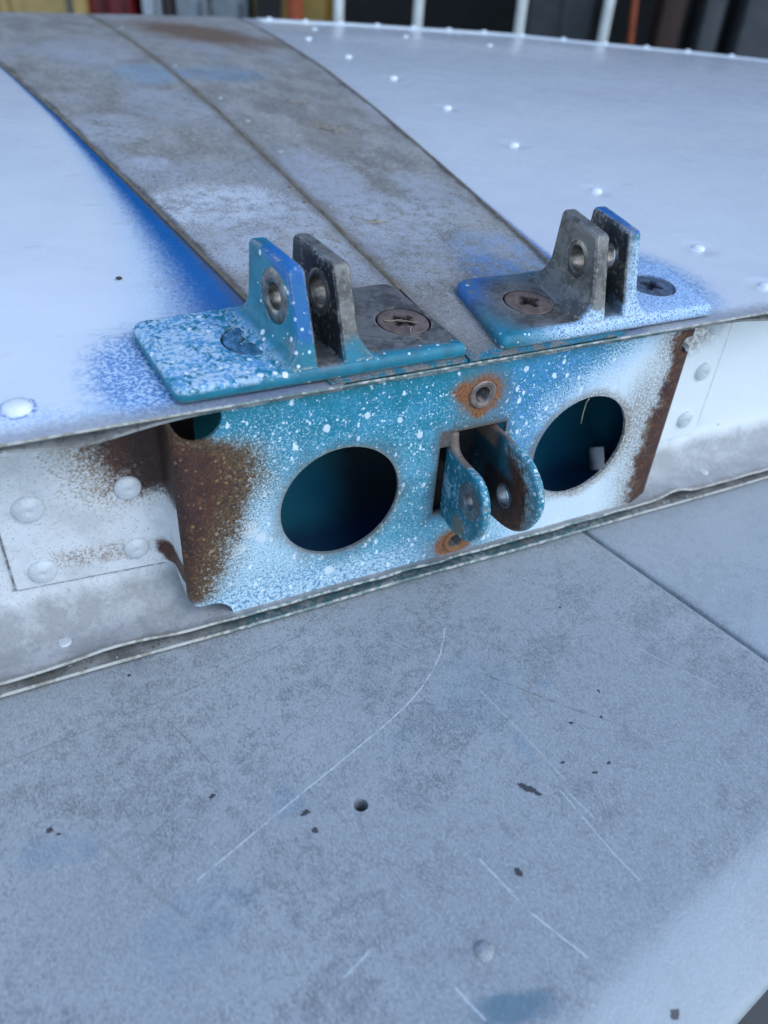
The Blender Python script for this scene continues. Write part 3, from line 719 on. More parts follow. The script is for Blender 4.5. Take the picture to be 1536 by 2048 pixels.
skL = skin('skin_panel', MAT['skinL'], lambda y: -.6, lambda y: xL(y)+.004, 60, -.003, 0, .0010); skL['label'] = 'white skin panel with blue overspray along the bare strip'
skR = skin('skin_panel', MAT['skinR'], lambda y: xR(y)-.004, lambda y: .98, 80, -.003, 0, .0010); skR['label'] = 'glossy white skin panel with a row of rivets'
stL = skin('bare_strip', MAT['strip'], xL, lambda y: .0414, 14, -.0026, .0008, .0007)
stR = skin('bare_strip', MAT['strip'], lambda y: .0424, xR, 14, -.0026, .0008, .0007)
seam = obj('sealant_bead', *tube([(.0419 + .0002*math.sin(i*1.3), y, zs(.0419, y)+.0007) for i, y in enumerate(frange(.048, .695, 60))], .0010, 8), MAT['seal'], fin, True)
# grey lap trim along each side of the strip
for f_, sx in ((xL, -1), (xR, 1)):
    obj('strip_edge_bead', *tube([(f_(y)+.0001*math.sin(i*2.1), y, zs(f_(y), y)+.0006) for i, y in enumerate(frange(.03, .69, 60))], .00085, 6), MAT['seal'], fin, True)
# nose closing the far edge, and lower skin
xs_ = frange(-.6, .98, 60)
def nose(u, t):
    a = math.pi*t; L = yle(u); zt = zs(u, L) - .0006; zb = zt-.055
    return (u, L + .012*math.sin(a), (zt+zb)/2 + (zt-zb)/2*math.cos(a))
def nose_in(u, t):
    p = nose(u, t); a = math.pi*t; return (p[0], p[1]-.001*math.sin(a), p[2]-.001*math.cos(a))
obj('nose_skin', *grid_solid(nose, nose_in, xs_, frange(0, 1, 12)), MAT['skinR'], fin, True, None, 40)
def low(u, t):
    y = -.0034 + .0002*math.sin(u*61); L = yle(u); yy = y + (L-y)*t
    return (u, yy, -.0406 + .0001*math.sin(u*45) + (zs(u, L)-.0556+.0406)*max(0, (t-.45)/.55)**2)
obj('lower_skin', *grid_solid(low, lambda u, t: (low(u, t)[0], low(u, t)[1], low(u, t)[2]-.0016), frange(-.6, .98, 120), [0, .004, .01, .03] + frange(.1, 1, 14)), MAT['edge'], fin, True, None, 40)
# trim band with rivets on the far edge of the right panel
def band(u, t):
    L = yle(u); y = L-.016*(1-t)+.001; return (u, y, zs(u, min(y, L))+.0012)
lb = obj('edge_band', *grid_solid(band, lambda u, t: (band(u, t)[0], band(u, t)[1], band(u, t)[2]-.0011), frange(.205, .97, 60), frange(0, 1, 4)), MAT['skinR'], fin, True, None, 40)
dome = lathe([(.0030, -.0003), (.0030, .0002), (.0026, .0009), (.0018, .0014), (.0008, .0016)], 18)
me_d = obj('rivet', *dome, MAT['rivetw'], lb, True, (0, 0, 0), 60)
def riv(src, parent, loc, scale=1.0, rot=None):
    r = src.copy(); col.objects.link(r); r.parent = parent; r.location = loc; r.scale = (scale,)*3
    if rot: r.rotation_euler = rot
    return r
def slope(x, y):
    dz = (zs(x, y+.004)-zs(x, y-.004))/.008; return (math.atan(dz), 0, 0)
first = True
for i, x in enumerate(frange(.215, .955, 22)):
    y = yle(x)-.007; p = (x, y, zs(x, y)+.0011)
    if first: me_d.location = p; first = False
    else: riv(me_d, lb, p)
for x, y in ((.1936, .523), (.1898, .4307), (.1886, .3508), (.1858, .2696), (.1866, .1948), (.1886, .1223), (.1911, .0523), (.1922, .0144)):
    riv(me_d, skR, (x, y, zs(x, y)), .92, slope(x, y))
for x, y in ((.23, .60), (.30, .55), (.36, .50)): riv(me_d, skR, (x, y, zs(x, y)), .8)
r = riv(me_d, skL, (-.0905, .0115, zs(-.0905, .0115)), 1.30, slope(-.09, .0115))
for x, y in ((-.16, .0115), (-.23, .0115)): riv(me_d, skL, (x, y, zs(x, y)), 1.30, slope(x, y))
sg = obj('rivet', *dome, MAT['rivet_g'], stR, True, (.0516, .2, zs(.0516, .2)+.0006), 60); sg.scale = (.6,)*3
for x, y in ((.0506, .575), (.0482, .3915), (.0516, .3014), (.0521, .2522)): riv(sg, stR, (x, y, zs(x, y)+.0006), .62, slope(x, y))
sm = obj('rivet', *dome, MAT['seal'], stL, True, (.0388, .1516, zs(.0388, .1516)+.0007), 60); sm.scale = (.42,)*3
riv(sm, stL, (.0388, .1332, zs(.0388, .1332)+.0007), .42)

# --- spar: web, curved lower flange, spar cap under the lip
def sheet_profile(pts, th):
    """offset a yz polyline to a thin closed loop"""
    P = [Vector((a, b)) for a, b in pts]; out = []
    for i, p in enumerate(P):
        t = (P[min(i+1, len(P)-1)] - P[max(i-1, 0)]).normalized(); out.append(p + Vector((t.y, -t.x))*th)
    return P, out
fl = [(.018, .0455), (.018, .02), (.018, -.010), (.018, -.0175)]
fl += [(.018 - .0135*(1-math.cos(a)), -.0175 - .0185*math.sin(a)) for a in frange(R(12), R(80), 8)]
fl += [(.003, -.0366), (.0, -.0368), (-.0022, -.0369)]
def flange(x, i):
    y, z = fl[i]
    if i >= len(fl)-3:
        w = 1.0 if i == len(fl)-1 else .4
        b1 = math.exp(-((x+.078)/.016)**2)*.0022 + math.exp(-((x-.160)/.008)**2)*.0026 + math.exp(-((x-.33)/.03)**2)*.0015
        z += w*(b1 + .0004*mnoise.noise(Vector((x*60, 0, 5)))); y += w*.0005*mnoise.noise(Vector((x*90, 2, 5)))
    if i < 4: y += .0004*mnoise.noise(Vector((x*20, z*25, 7)))
    return (x, y, z)
def flange_b(x, i):
    p = Vector(flange(x, i)); a = Vector(flange(x, max(i-1, 0))); b = Vector(flange(x, min(i+1, len(fl)-1))); t = (b-a).normalized()
    n = Vector((0, -t.z, t.y))
    return tuple(p - n*-.0010) if False else (p.x, p.y + .0010*(-t.z), p.z + .0010*t.y)
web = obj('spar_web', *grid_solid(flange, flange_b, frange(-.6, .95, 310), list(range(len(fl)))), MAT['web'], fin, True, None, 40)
cut(web, [box(-.043, .141, .0015, .04, -.0362, .040)]); shade(web, 40)
def cap(x, t):
    b = math.exp(-((x+.077)/.017)**2)*.0034 + math.exp(-((x-.19)/.02)**2)*.0030 + .0005*(.5+.5*mnoise.noise(Vector((x*50, 1, 9))))
    y = -.0018 + t*.021; return (x, y, .0448 + y*.084 - b*(1-t)**2 + .0001)
obj('spar_cap', *grid_solid(cap, lambda x, t: (cap(x, t)[0], cap(x, t)[1], cap(x, t)[2]-.0009), frange(-.6, .95, 310), frange(0, 1, 6)), MAT['edge'], fin, True, None, 40)
# chipped edge strips: the raw sheet edges seen as thin pale lines
obj('lip_edge', *tube([(x, -.0031, zs(x, -.003)-.0006 + .00015*mnoise.noise(Vector((x*80, 0, 0)))) for x in frange(-.6, .95, 300)], .00045, 6), MAT['edgep'], fin, True)
obj('flange_edge', *tube([(flange(x, len(fl)-1)[0], flange(x, len(fl)-1)[1]-.0001, flange(x, len(fl)-1)[2]-.0004) for x in frange(-.6, .95, 400)], .00060, 6), MAT['edgep'], fin, True)
obj('lower_skin_edge', *tube([(x, low(x, 0)[1]-.0001, low(x, 0)[2]-.0007) for x in frange(-.6, .95, 300)], .00070, 6), MAT['edgep'], fin, True)
wr = obj('rivet', *lathe([(.0021, -.0002), (.0021, .0008), (.0019, .00105), (.0006, .0011)], 18), MAT['rivet'], web, True, (-.0938, .0065, -.0364), 40)
for x in (.1848, -.20, .30): riv(wr, web, (x, .0058, -.0366))

# --- channel: one folded sheet, riveted flanges, side walls, face with openings
def channel_path():
    p = [(-.1037, .0166), (-.085, .0166), (-.066, .0166), (-.0585, .0166)]
    p += [(-.0585 + .004*math.sin(a), .0126 + .004*math.cos(a)) for a in frange(R(20), R(90), 5)]        # into the side wall
    p += [(-.0540, .0055)]
    p += [(-.0495 - .0042*math.cos(a), .0042 - .0042*math.sin(a)) for a in frange(0, R(90), 7)]
    xs = [-.0478, -.0465, -.0450, -.0436, -.0424, -.0415, -.0408, -.0403, -.0398, -.0393, -.036, -.02, .0, .03, .06, .09, .12, .1345, .1375, .1400]
    p += [(x, 0.0) for x in xs]
    p += [(.1415 + .0036*math.sin(a), .0036 - .0036*math.cos(a)) for a in frange(0, R(80), 6)]
    p += [(.1462, .009)] + [(.1502 - .004*math.cos(a), .0126 + .004*math.sin(a)) for a in frange(0, R(80), 5)]
    p += [(.155, .0166), (.170, .0166), (.1835, .0166)]
    return p
cp = channel_path()
def zmin(x, y):
    if y > .0160: return -.0183 - .0028*(x+.1037)/.045 if x < 0 else -.021
    if x < 0:
        if y > .0003: return -.0205 - (.0166-y)/.0166*.0100
        if x < -.0393:
            d = (x+.0470)/.0078
            return -.0302 - .0082*(1-math.sqrt(max(0, 1-d*d))) if d > 0 else -.0302
        return -.0384
    if y > .0003: return -.021 - (.0166-y)/.0166*.013
    return -.0384 if x < .1345 else -.0384 + (x-.1345)/.0065*.0042
def zmax(x, y): return .0452 + y*.07
def chan(i, t, off=0.0):
    x, y = cp[int(i)]
    a = Vector(cp[max(int(i)-1, 0)]); b = Vector(cp[min(int(i)+1, len(cp)-1)]); d = (b-a).normalized(); n = Vector((-d.y, d.x))
    z0, z1 = zmin(x, y), zmax(x, y)
    return (x + n.x*off, y + n.y*off, z0 + (z1-z0)*t)
ch = obj('hinge_channel', *grid_solid(lambda i, t: chan(i, t), lambda i, t: chan(i, t, .0013), list(range(len(cp))), frange(0, 1, 5)), MAT['plate'], fin, True, None, 35)
ch['label'] = 'folded teal sheet channel with two round openings, white spatter and rusted ends'
SLOT = box(.0408, .0632, -.02, .02, -.0148, .0188); SLIT = box(.0366, .0411, -.021, .021, -.0147, .0134)
cut(ch, [xf(cyl(.0216, .02, 64), TO_Y), xf(cyl(.0216, .02, 64), T((.1, 0, 0)) @ TO_Y), xf(cyl(.0073, .03, 32), T((-.0458, 0, .0412)) @ TO_Y),
         xf(cyl(.0033, .03, 24), T((.1416, 0, .0362)) @ Matrix.Rotation(R(-12), 4, 'Z') @ TO_Y), SLOT, SLIT,
         xf(cyl(.0050, .02, 24), T((.0509, 0, .0317)) @ TO_Y), xf(cyl(.0050, .02, 24), T((.0485, 0, -.0312)) @ TO_Y), box(.1445, .1475, .0045, .0125, -.05, -.012)])  # last box: gap added in the side wall to let light in
shade(ch, 35)
me_ = ch.data                                          # the riveted flanges carry the spar's paint
me_.materials.append(MAT['web'])
for f in me_.polygons:
    if f.center.y > .0040: f.material_index = 1
wd = obj('rivet', *lathe([(.0042, -.0004), (.0042, .0003), (.0039, .0009), (.0031, .0014), (.0018, .0018), (.0009, .0019), (.0006, .0016)], 28), MAT['rivet'], ch, True, (-.0655, .0165, .0118), 60)
wd.rotation_euler = (R(90), 0, 0)
for x, z, s in ((-.0945, .0114, 1.12), (-.0659, -.0123, .96), (-.095, -.0129, 1.05), (-.0975, .0375, 1.15), (.175, .0114, 1.0), (.1738, -.0119, 1.0), (.1745, .0325, 1.0)):
    q = riv(wd, ch, (x, .0165, z), s); q.rotation_euler = (R(90), 0, 0)
# threaded inserts
def bore():
    inner = []
    for i in range(7): inner += [(.0029, .0001-i*.0011), (.0024, -.00045-i*.0011)]
    return [(.0034, .0001)] + inner + [(.0036, -.0078)]
for k, (x, z, m_) in enumerate(((.0509, .0317, 'nut'), (.0485, -.0312, 'nut_o'))):
    IM = T((x, 0, z)) @ TO_Y
    obj('threaded_insert', *xf(lathe([(.0052, -.0030), (.0052, .0004), (.0047, .0008), (.0038, .0007), (.0034, .0003), (.0029, .0002), (.0029, -.0002), (.0040, -.0030)], 36, True), IM), MAT[m_], ch, True, (0, 0, 0), 30)
    obj('insert_thread', *xf(lathe(bore(), 28, True), IM), MAT['thread'], ch, True, (0, 0, 0), 20)
    obj('bore_shade_disc', *xf(cyl(.0036, .0004, 20), T((x, .0072, z)) @ TO_Y), MAT['dark'], ch)  # dark disc added for the shade at the end of the bore
# inside of the channel: back web, floor, rib
lin = [(.044, .046), (.050, .030), (.052, .012)] + [(.020 + .032*math.cos(a), -.002 - .0325*math.sin(a)) for a in frange(R(10), R(88), 10)] + [(.0035, -.0346)]
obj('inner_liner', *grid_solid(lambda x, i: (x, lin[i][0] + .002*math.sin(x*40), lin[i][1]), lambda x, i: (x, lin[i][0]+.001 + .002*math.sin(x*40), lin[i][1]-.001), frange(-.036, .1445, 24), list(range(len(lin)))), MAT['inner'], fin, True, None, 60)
for x, z in ((.027, .004), (.118, .018)): obj('inner_rivet', *xf(lathe([(.0028, 0), (.0024, .0012), (.001, .0018)], 16), T((x, .0505, z)) @ TO_Y), MAT['bushd'], fin, True)
ip = obj('glint_plate', *xf(box(-.0030, .0040, -.0045, .0055, -.0006, .0006), T((.1330, .0224, -.0276)) @ Matrix.Rotation(R(-14), 4, 'Z') @ Matrix.Rotation(R(58), 4, 'X')), MAT['glint'], fin); bevel(ip, .0004, 2); shade(ip)  # small added plate that carries the painted glint
for x in (-.0505, .1447): obj('inner_side', *box(x, x+.001, .0194, .0519, -.0338, .044), MAT['inner'], fin)

# --- clevis: two ears coming out of the square opening
def spline(P, n=5):
    """Catmull-Rom through an open chain of points"""
    P = [Vector(p) for p in P]; out = []
    for i in range(len(P)-1):
        a, b, c, d = P[max(i-1, 0)], P[i], P[i+1], P[min(i+2, len(P)-1)]
        for k in range(n):
            t = k/n; out.append(.5*((2*b) + (c-a)*t + (2*a-5*b+4*c-d)*t*t + (3*b-a-3*c+d)*t**3))
    return out + [P[-1]]
def ear(x0, x1, k, outline, hole, mat, lab):
    """outline in y-z, given thickness and splay k"""
    pts = spline(outline, 4)
    def inset(d):
        out = []
        for i, p in enumerate(pts):
            t = (pts[min(i+1, len(pts)-1)] - pts[max(i-1, 0)]).normalized(); out.append(p + Vector((t.y, -t.x))*-d)
        return out
    loops = []
    for x, ins in ((x0, .0012), (x0+.0002, .0006), (x0+.0007, .00015), (x0+.0013, 0), (x1-.0013, 0), (x1-.0007, .00015), (x1-.0002, .0006), (x1, .0012)):
        loops.append([(x + k*p.x, p.x, p.y) for p in inset(ins)])
    o = obj('clevis_ear', *loft(loops), mat, fin, True, FIN_OFF, 40); o['label'] = lab
    hy, hz, hr, br_ = hole
    cut(o, [xf(cyl(br_*.98, .03, 28), T(((x0+x1)/2 + k*hy, hy, hz)) @ TO_X)]); shade(o, 40)
    w = x1-x0
    pr = [(hr, -w/2+.0002), (hr+.0004, -w/2-.0003), (br_*.8, -w/2-.0004), (br_, -w/2-.0001), (br_, w/2+.0001), (br_*.8, w/2+.0004), (hr+.0004, w/2+.0003), (hr, w/2-.0002)]
    obj('bushing', *xf(lathe(pr, 28, True), T(((x0+x1)/2 + k*hy, hy, hz)) @ TO_X), MAT['bushd'], o, True, (0, 0, 0), 35)
    return o
ear(.0404, .0440, .0, [(.0012, .0187), (-.0002, .0180), (-.0010, .0150), (-.0024, .0124), (-.0055, .0112), (-.0105, .0110), (-.0160, .0109), (-.0205, .0091), (-.0238, .0053), (-.0253, -.0005), (-.0246, -.0070), (-.0218, -.0125), (-.0172, -.0165), (-.011, -.0182), (-.004, -.0182), (.0012, -.0178)],
    (-.0162, .0004, .0027, .0068), MAT['clevL'], 'teal round ended clevis ear with white spatter and a grey bushing')
obj('slot_shade_strip', *box(.0412, .0432, .0010, .0086, .004, .0105), MAT['dark'], fin)
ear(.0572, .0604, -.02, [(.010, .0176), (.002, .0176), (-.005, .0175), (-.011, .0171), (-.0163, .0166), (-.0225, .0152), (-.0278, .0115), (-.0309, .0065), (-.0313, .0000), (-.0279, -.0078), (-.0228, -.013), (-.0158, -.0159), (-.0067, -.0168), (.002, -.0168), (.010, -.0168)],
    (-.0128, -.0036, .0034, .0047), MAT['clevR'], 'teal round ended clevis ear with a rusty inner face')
obj('slot_shade_plate', *box(.0405, .0600, .0085, .0115, -.0182, .0165), MAT['dark'], fin)  # dark plate added for the shade between the ears

# --- hinge fittings on the skin
def fitting(name, corners, k, lugs, holes, screws, mat, label):
    """corners: base outline x, y anticlockwise; k: splay of the lugs; lugs: (inner x, outer x) at y=0"""
    TH = .0041
    def round_poly(pts, r, n=5):
        out = []
        m = len(pts)
        for i in range(m):
            p = Vector(pts[i]); a = (Vector(pts[i-1])-p).normalized(); b = (Vector(pts[(i+1) % m])-p).normalized()
            rr = r[i]
            s, e = p + a*rr, p + b*rr
            for t in frange(0, 1, n): out.append((1-t)**2*s + 2*t*(1-t)*p + t*t*e)
        return out
    base = round_poly(corners, [.003, .0022, .006, .006][:len(corners)] if len(corners) == 4 else [.003]*len(corners))
    cx = sum(p.x for p in base)/len(base); cy = sum(p.y for p in base)/len(base)
    def inset(d):
        out = []
        for i, p in enumerate(base):
            t = (base[(i+1) % len(base)] - base[i-1]).normalized(); out.append(p + Vector((-t.y, t.x))*d)
        return out
    zb = lambda y: .0465 + y*.084 + .0009
    loops = []
    for ins, dz in ((.0002, 0), (0, .0004), (0, TH-.0017), (.0004, TH-.0008), (.0011, TH-.0002), (.0020, TH)):
        loops.append([(p.x, p.y, zb(p.y)+dz) for p in inset(ins)])
    V, F = loft(loops)
    fit = obj(name, V, F, mat, fin, True, FIN_OFF, 50); fit['label'] = label
    cut(fit, [xf(cyl(.0093, .0058, 40), T((x, y, zb(y)+TH)) @ Matrix.Rotation(math.atan(.084), 4, 'X')) for x, y, *_ in screws])
    # lugs
    parts = []
    for xi, xo in lugs:
        L = []; sgn = 1 if xo > xi else -1
        for s in [0, .04, .08, .13, .19, .26, .36, .5, .65, .8, .9, .955, .985, 1.0]:
            loop = []
            h = s*.029
            rf = .0110; fx = 0 if h > rf else rf - math.sqrt(max(0, rf*rf - (rf-h)**2))
            fy = 0 if h > .010 else .010 - math.sqrt(max(0, .010**2 - (.010-h)**2))
            ti = .0006*max(0, (s-.955)/.045)**2 if s > .955 else 0
            yf = .0002 + .0083*s + ti*1.2; yb = .0345 - .0028*s + fy*.9 - ti*1.2
            a = xi + sgn*ti; b = xo - sgn*ti + sgn*fx*.95
            b0 = b
            c = .0007
            ring = [(a + sgn*c, yf), (b - sgn*c, yf), (b, yf+c), (b, yb-c), (b - sgn*c, yb), (a + sgn*c, yb), (a, yb-c), (a, yf+c)]
            for x, y in ring:
                zt = .0783 + (y-.0085)*.083 
                z0 = zb(y)+TH-.0012
                loop.append((x + k*y, y, z0 + (zt-z0)*s))
            L.append(loop)
        parts.append(loft(L))
    # joined with the base into one casting
    tmp = []
    for (xi, xo), vf, (hr, br_) in zip(lugs, parts, holes):
        lg = obj('tmp', *vf, mat, fin, True, FIN_OFF, 40)
        hy, hz = .0166, .0678
        xm = (xi+xo)/2 + k*hy
        RX = T((xm, hy, hz)) @ Matrix.Rotation(-math.atan(k), 4, 'Z') @ TO_X
        cut(lg, [xf(cyl(br_*.985, .012, 36), RX)]); tmp.append(lg)
        w = abs(xo-xi)
        pr = [(hr, -w/2+.0003), (hr+.0005, -w/2-.0001), (br_*.55+hr*.3, -w/2-.00025), (br_*.9, -w/2-.0001), (br_, -w/2+.0002), (br_, w/2-.0002), (br_*.9, w/2+.0001), (hr+.0005, w/2+.0001), (hr, w/2-.0003)]
        obj('bushing', *xf(lathe(pr, 36, True), RX), MAT['bush'], fit, True, (0, 0, 0), 35)
    bm = bmesh.new(); bm.from_mesh(fit.data)
    for lg in tmp: bm.from_mesh(lg.data)
    bm.to_mesh(fit.data); bm.free(); shade(fit, 38)
    for lg in tmp:
        me = lg.data; bpy.data.objects.remove(lg); bpy.data.meshes.remove(me)
    for x, y, m_, ang, dp in screws:
        hd = obj('screw', *lathe([(.0076, -.0027), (.0086, -.0002), (.0086, .0000), (.0083, .00035), (.0050, .0005), (.002, .0005)], 36), MAT[m_], fit, True, (0, 0, 0), 50)
        hd.parent = None
        cross = []
        for q in (0, 90): cross.append(xf(box(-.0044, .0044, -.00115, .00115, -.0020, .003), Matrix.Rotation(R(ang+q), 4, 'Z')))
        cross.append(xf(lathe([(.0016, -.0023), (.0025, .003)], 12), Matrix.Identity(4)))
        cut(hd, cross); shade(hd, 45)
        hd.parent = fit; hd.location = (x, y, zb(y)+TH-dp); hd.rotation_euler = (math.atan(.084), 0, 0)
    return fit
fitting('hinge_fitting', [(-.0507, -.0008), (.0422, -.0008), (.0372, .047), (-.0548, .0415)], -.15, ((-.0083, -.0139), (.0, .0056)), ((.0040, .0082), (.0040, .0070)),
        ((-.0224, .0208, 'screw_p', 20, .0004), (.0285, .0186, 'screw_r', 32, .0003)), MAT['fitL'], 'teal and bare metal hinge fitting with blue topped lug')
fitting('hinge_fitting', [(.0552, -.0008), (.1478, -.0008), (.1540, .0385), (.0612, .043)], .11, ((.0978, .0922), (.1057, .1113)), ((.0040, .0064), (.0042, .0062)),
        ((.0785, .0194, 'screw_r', 10, .0002), (.1345, .0192, 'screw_d', 40, .0007)), MAT['fitR'], 'grey and teal hinge fitting with white sprayed front edge')

# ------------------------------------------------------------------ dry debris lying on the fin
random.seed(5)
def strands(name, base, n, ln, r, mat, label, cat, flat=.35, lift=.0003, curl=.5):
    parts = []
    for i in range(n):
        a = random.uniform(0, 6.28); l = ln*random.uniform(.5, 1); p = Vector((random.gauss(0, ln*.18), random.gauss(0, ln*.18), 0)); pts = []
        da = random.uniform(-curl, curl)
        for s in range(7):
            pts.append(p + Vector((0, 0, r + abs(math.sin(s*.9+i))*ln*flat*.25)))
            p = p + Vector((math.cos(a), math.sin(a), 0))*l/6; a += da
        parts.append(tube(pts, r, 5, .4))
    o = obj(name, *join(*parts), MAT[mat], None, True, (base[0], base[1], base[2]+lift))
    return tag(o, label, cat)
zf = lambda y: .0465 + y*.084 + .005
strands('dry_grass', (.0275, .0185, zf(.0185)), 3, .013, .00016, 'straw', 'thin dry grass blades lying on the rusty screw head', 'grass', .12)
strands('plant_fluff', (.0885, .0035, zf(.0035)), 16, .0045, .00016, 'fluff', 'small tan tuft of fluff at the front of the grey hinge fitting', 'debris', .5, curl=.9)
strands('plant_fluff', (.0895, .232, zs(.0895, .232)+.0009), 22, .020, .0002, 'fluff', 'tangled tan plant fluff on the bare metal strip far from the fittings', 'debris', .15, curl=1.0)
strands('plant_fluff', (.0960, .285, zs(.096, .285)+.0009), 14, .013, .00022, 'fluff', 'small brown tuft of plant fluff on the strip behind the larger tangle', 'debris', .15, curl=1.0)
strands('dry_grass', (.0596, .106, zs(.0596, .106)+.0009), 9, .011, .0002, 'straw', 'short straw bits beside the brown sealant bead', 'grass', .15)
strands('dry_grass', (.0335, .088, zs(.0335, .088)+.0009), 2, .012, .00018, 'straw', 'single pale straw blade lying across the strip behind the lugs', 'grass', .1)
fk = obj('dead_insect', *xf(lathe([(.0003, 0), (.0012, .0003), (.0014, .0006), (.0008, .0010), (.0002, .0011)], 7), Matrix.Scale(.45, 4, (0, 1, 0))), MAT['screw_r'], None, True, (-.0501, .0802, zs(-.0501, .0802)+.0001)); fk.rotation_euler = (.1, .2, .4)  # small dark flake standing for a dead insect
tag(fk, 'tiny dark brown dead insect lying on the white skin panel', 'insect')
th = obj('hanging_thread', *tube([(.0985, -.0004, .0214), (.0987, .0008, .0190), (.0986, .0010, .0155), (.0986, .0010, .0118), (.0989, .0011, .0098)], .00015, 5), MAT['straw'], None, True)
tag(th, 'short pale thread hanging from the top of the round opening by the rusted edge', 'thread')

# ------------------------------------------------------------------ background: open shed behind
FH = Vector((math.sin(yaw), math.cos(yaw), 0)); RH = Vector((math.cos(yaw), -math.sin(yaw), 0))
def bg(s, D, z=GROUND): p = Vector((CAM.x, CAM.y, 0)) + RH*s + FH*D; return (p.x, p.y, z)
def px(x, D): return .000532*D*(x-844)
def bthing(name, label, cat, s, D, group=None): return thing(name, label, cat, bg(s, D), -yaw, group)
def bpart(name, vf, mat, parent, bv=None):
    o = obj(name, *vf, mat, parent, False, (0, 0, 0))
    if bv: bevel(o, bv, 2); shade(o)
    return o
mb = {k: mat_plain(k, *v) for k, v in dict(yellow=((.40, .28, .10), .6), red=((.13, .004, .006), .5), dred=((.025, .004, .005), .5), orange=((.30, .055, .012), .6), grey=((.20, .23, .26), .5), lgrey=((.42, .47, .52), .5), dgrey=((.07, .075, .085), .6), black=((.006, .006, .007), .7), brown=((.05, .022, .018), .7), tubew=((.70, .73, .71), .4), gold=((.20, .13, .02), .5), shed=((.03, .03, .032), .85)).items()}
sh = bthing('open_shed', 'dark open fronted shed behind the table', 'shed', .4, 5.4)
bpart('back_wall', box(-5, 5, 1.6, 1.7, 0, 2.9), mb['shed'], sh)
bpart('side_wall', box(-5.1, -5, -1.6, 1.7, 0, 2.9), mb['shed'], sh); bpart('side_wall', box(5, 5.1, -1.6, 1.7, 0, 2.9), mb['shed'], sh)
bpart('roof', box(-5.2, 5.2, -1.8, 1.8, 2.9, 3.0), mb['shed'], sh)
gt = bthing('tube_gate', 'white tube gate with four upright bars in front of the dark shed', 'gate', .16, 3.0)
for s in (-.268, -.010, .321, .596):
    bpart('bar', tube([(s-.16, 0, .10), (s-.16, 0, 1.05)], .016, 12), mb['tubew'], gt)
bpart('rail', tube([(-.45, 0, .10), (.46, 0, .10)], .016, 12), mb['tubew'], gt); bpart('rail', tube([(-.45, 0, 1.05), (.46, 0, 1.05)], .016, 12), mb['tubew'], gt)
for s in (-.42, .43): bpart('foot', box(s-.02, s+.02, -.18, .18, 0, .10), mb['tubew'], gt, .004)
def crate(name, label, cat, xa, xb, D, h, mat, depth=.4, doors=1, dm='dgrey'):
    sa, sb = px(xa, D), px(xb, D); w = (sb-sa); t = bthing(name, label, cat, (sa+sb)/2, D)
    bpart('body', box(-w/2, w/2, .015, depth, .04, h), mb[mat], t, .008)
    for i in range(doors):
        a = -w/2 + w*i/doors; d = bpart('door', box(a+.006, a+w/doors-.006, 0, .014, .06, h-.02), mb[mat], t, .004)
        bpart('handle', box(a+w/doors*.8, a+w/doors*.85, -.02, -.001, h*.5, h*.62), mb[dm], d)
    for a in (-w/2+.03, w/2-.03): bpart('foot', box(a-.02, a+.02, .05, .09, 0, .039), mb[dm], t)
    return t
crate('storage_cabinet', 'tan yellow two door storage cabinet beside the red tool chest', 'cabinet', -160, 153, 4.0, 1.0, 'yellow', .45, 2)
crate('tool_chest', 'red tool chest between the yellow cabinet and the pale bins', 'tool chest', 157, 246, 4.05, .95, 'red', .4, 2, 'dred')
crate('steel_bin', 'pale bluish steel bin next to the red tool chest', 'bin', 270, 310, 4.1, .95, 'lgrey', .3)
crate('steel_bin', 'narrow dark red cabinet between two grey bins', 'bin', 314, 336, 4.1, .95, 'dred', .3)
crate('steel_bin', 'grey steel bin beside the narrow dark red cabinet', 'bin', 340, 405, 4.1, .95, 'grey', .3)
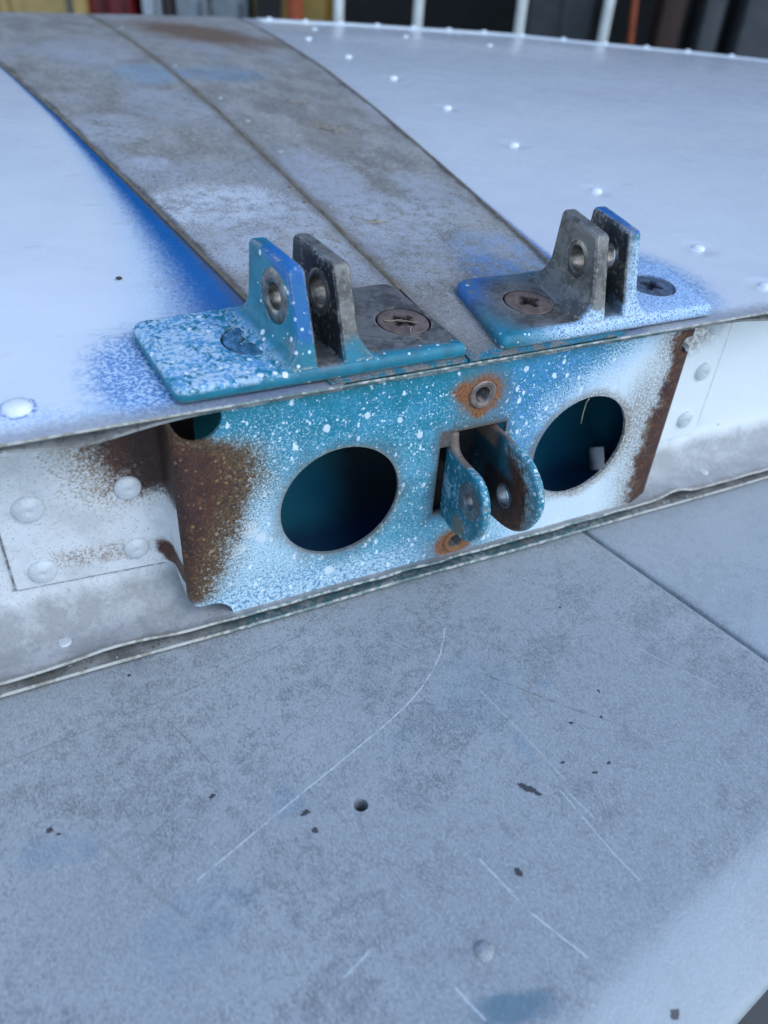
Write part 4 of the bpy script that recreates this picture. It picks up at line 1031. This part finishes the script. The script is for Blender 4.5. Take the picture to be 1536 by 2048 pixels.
crate('steel_bin', 'mid grey steel bin next to the gold coloured machine', 'bin', 412, 490, 4.15, .95, 'grey', .3)
mc = bthing('garage_machine', 'dark gold machine body on feet in the shed mouth', 'machine', px(575, 4.1), 4.1)
w = px(650, 4.1)-px(500, 4.1)
bpart('body', box(-w/2, w/2, 0, .5, .2, .88), mb['gold'], mc, .03); bpart('hood', box(-w/2*.8, w/2*.7, .02, .46, .88, 1.05), mb['gold'], mc, .03)
bpart('panel', box(-w/2*.9, -w/2*.2, -.012, -.001, .5, .86), mb['black'], mc)
for a in (-1, 1): bpart('foot', box(a*w*.4-.03, a*w*.4+.03, .1, .4, 0, .2), mb['black'], mc)
oc = bthing('gas_canister', 'orange red canister standing before the gold machine', 'canister', px(586, 3.9), 3.9)
bpart('bottle', lathe([(.03, 0), (.035, .01), (.035, .86), (.02, .93), (.012, .98)], 20), mb['orange'], oc); bpart('valve', lathe([(.012, .981), (.012, 1.03), (.02, 1.04), (.02, 1.06)], 12), mb['dgrey'], oc)
crate('metal_locker', 'tall dark blue grey locker behind the tube gate', 'locker', 1060, 1190, 5.6, 1.5, 'dgrey', .4, 2, 'black')
rod = obj('leaning_rod', *tube([(0, 0, 0), (-.10, .25, 1.3)], .018, 10), mb['orange'], None, True, bg(px(1300, 4.6), 4.6)); rod.rotation_euler = (0, 0, -yaw)
tag(rod, 'rusty orange rod leaning inside the dark shed', 'rod')
crate('timber_stack', 'dark brown upright boards stacked inside the shed', 'boards', 1325, 1372, 5.0, 1.4, 'brown', .2)
crate('metal_locker', 'narrow grey brown locker beside the upright boards', 'locker', 1410, 1450, 5.0, 1.4, 'dgrey', .3)
crate('metal_locker', 'wide grey locker at the end of the upright boards', 'locker', 1490, 1700, 5.0, 1.4, 'dgrey', .3, 2)

GROUPS = {'steel_bin': 'bins standing in the shed mouth', 'metal_locker': 'lockers inside the dark shed', 'plant_fluff': 'plant fluff on the fin', 'dry_grass': 'dry grass on the fin'}
for o in bpy.data.objects:
    k = o.name.split('.')[0]
    if o.parent is None and k in GROUPS: o['group'] = GROUPS[k]
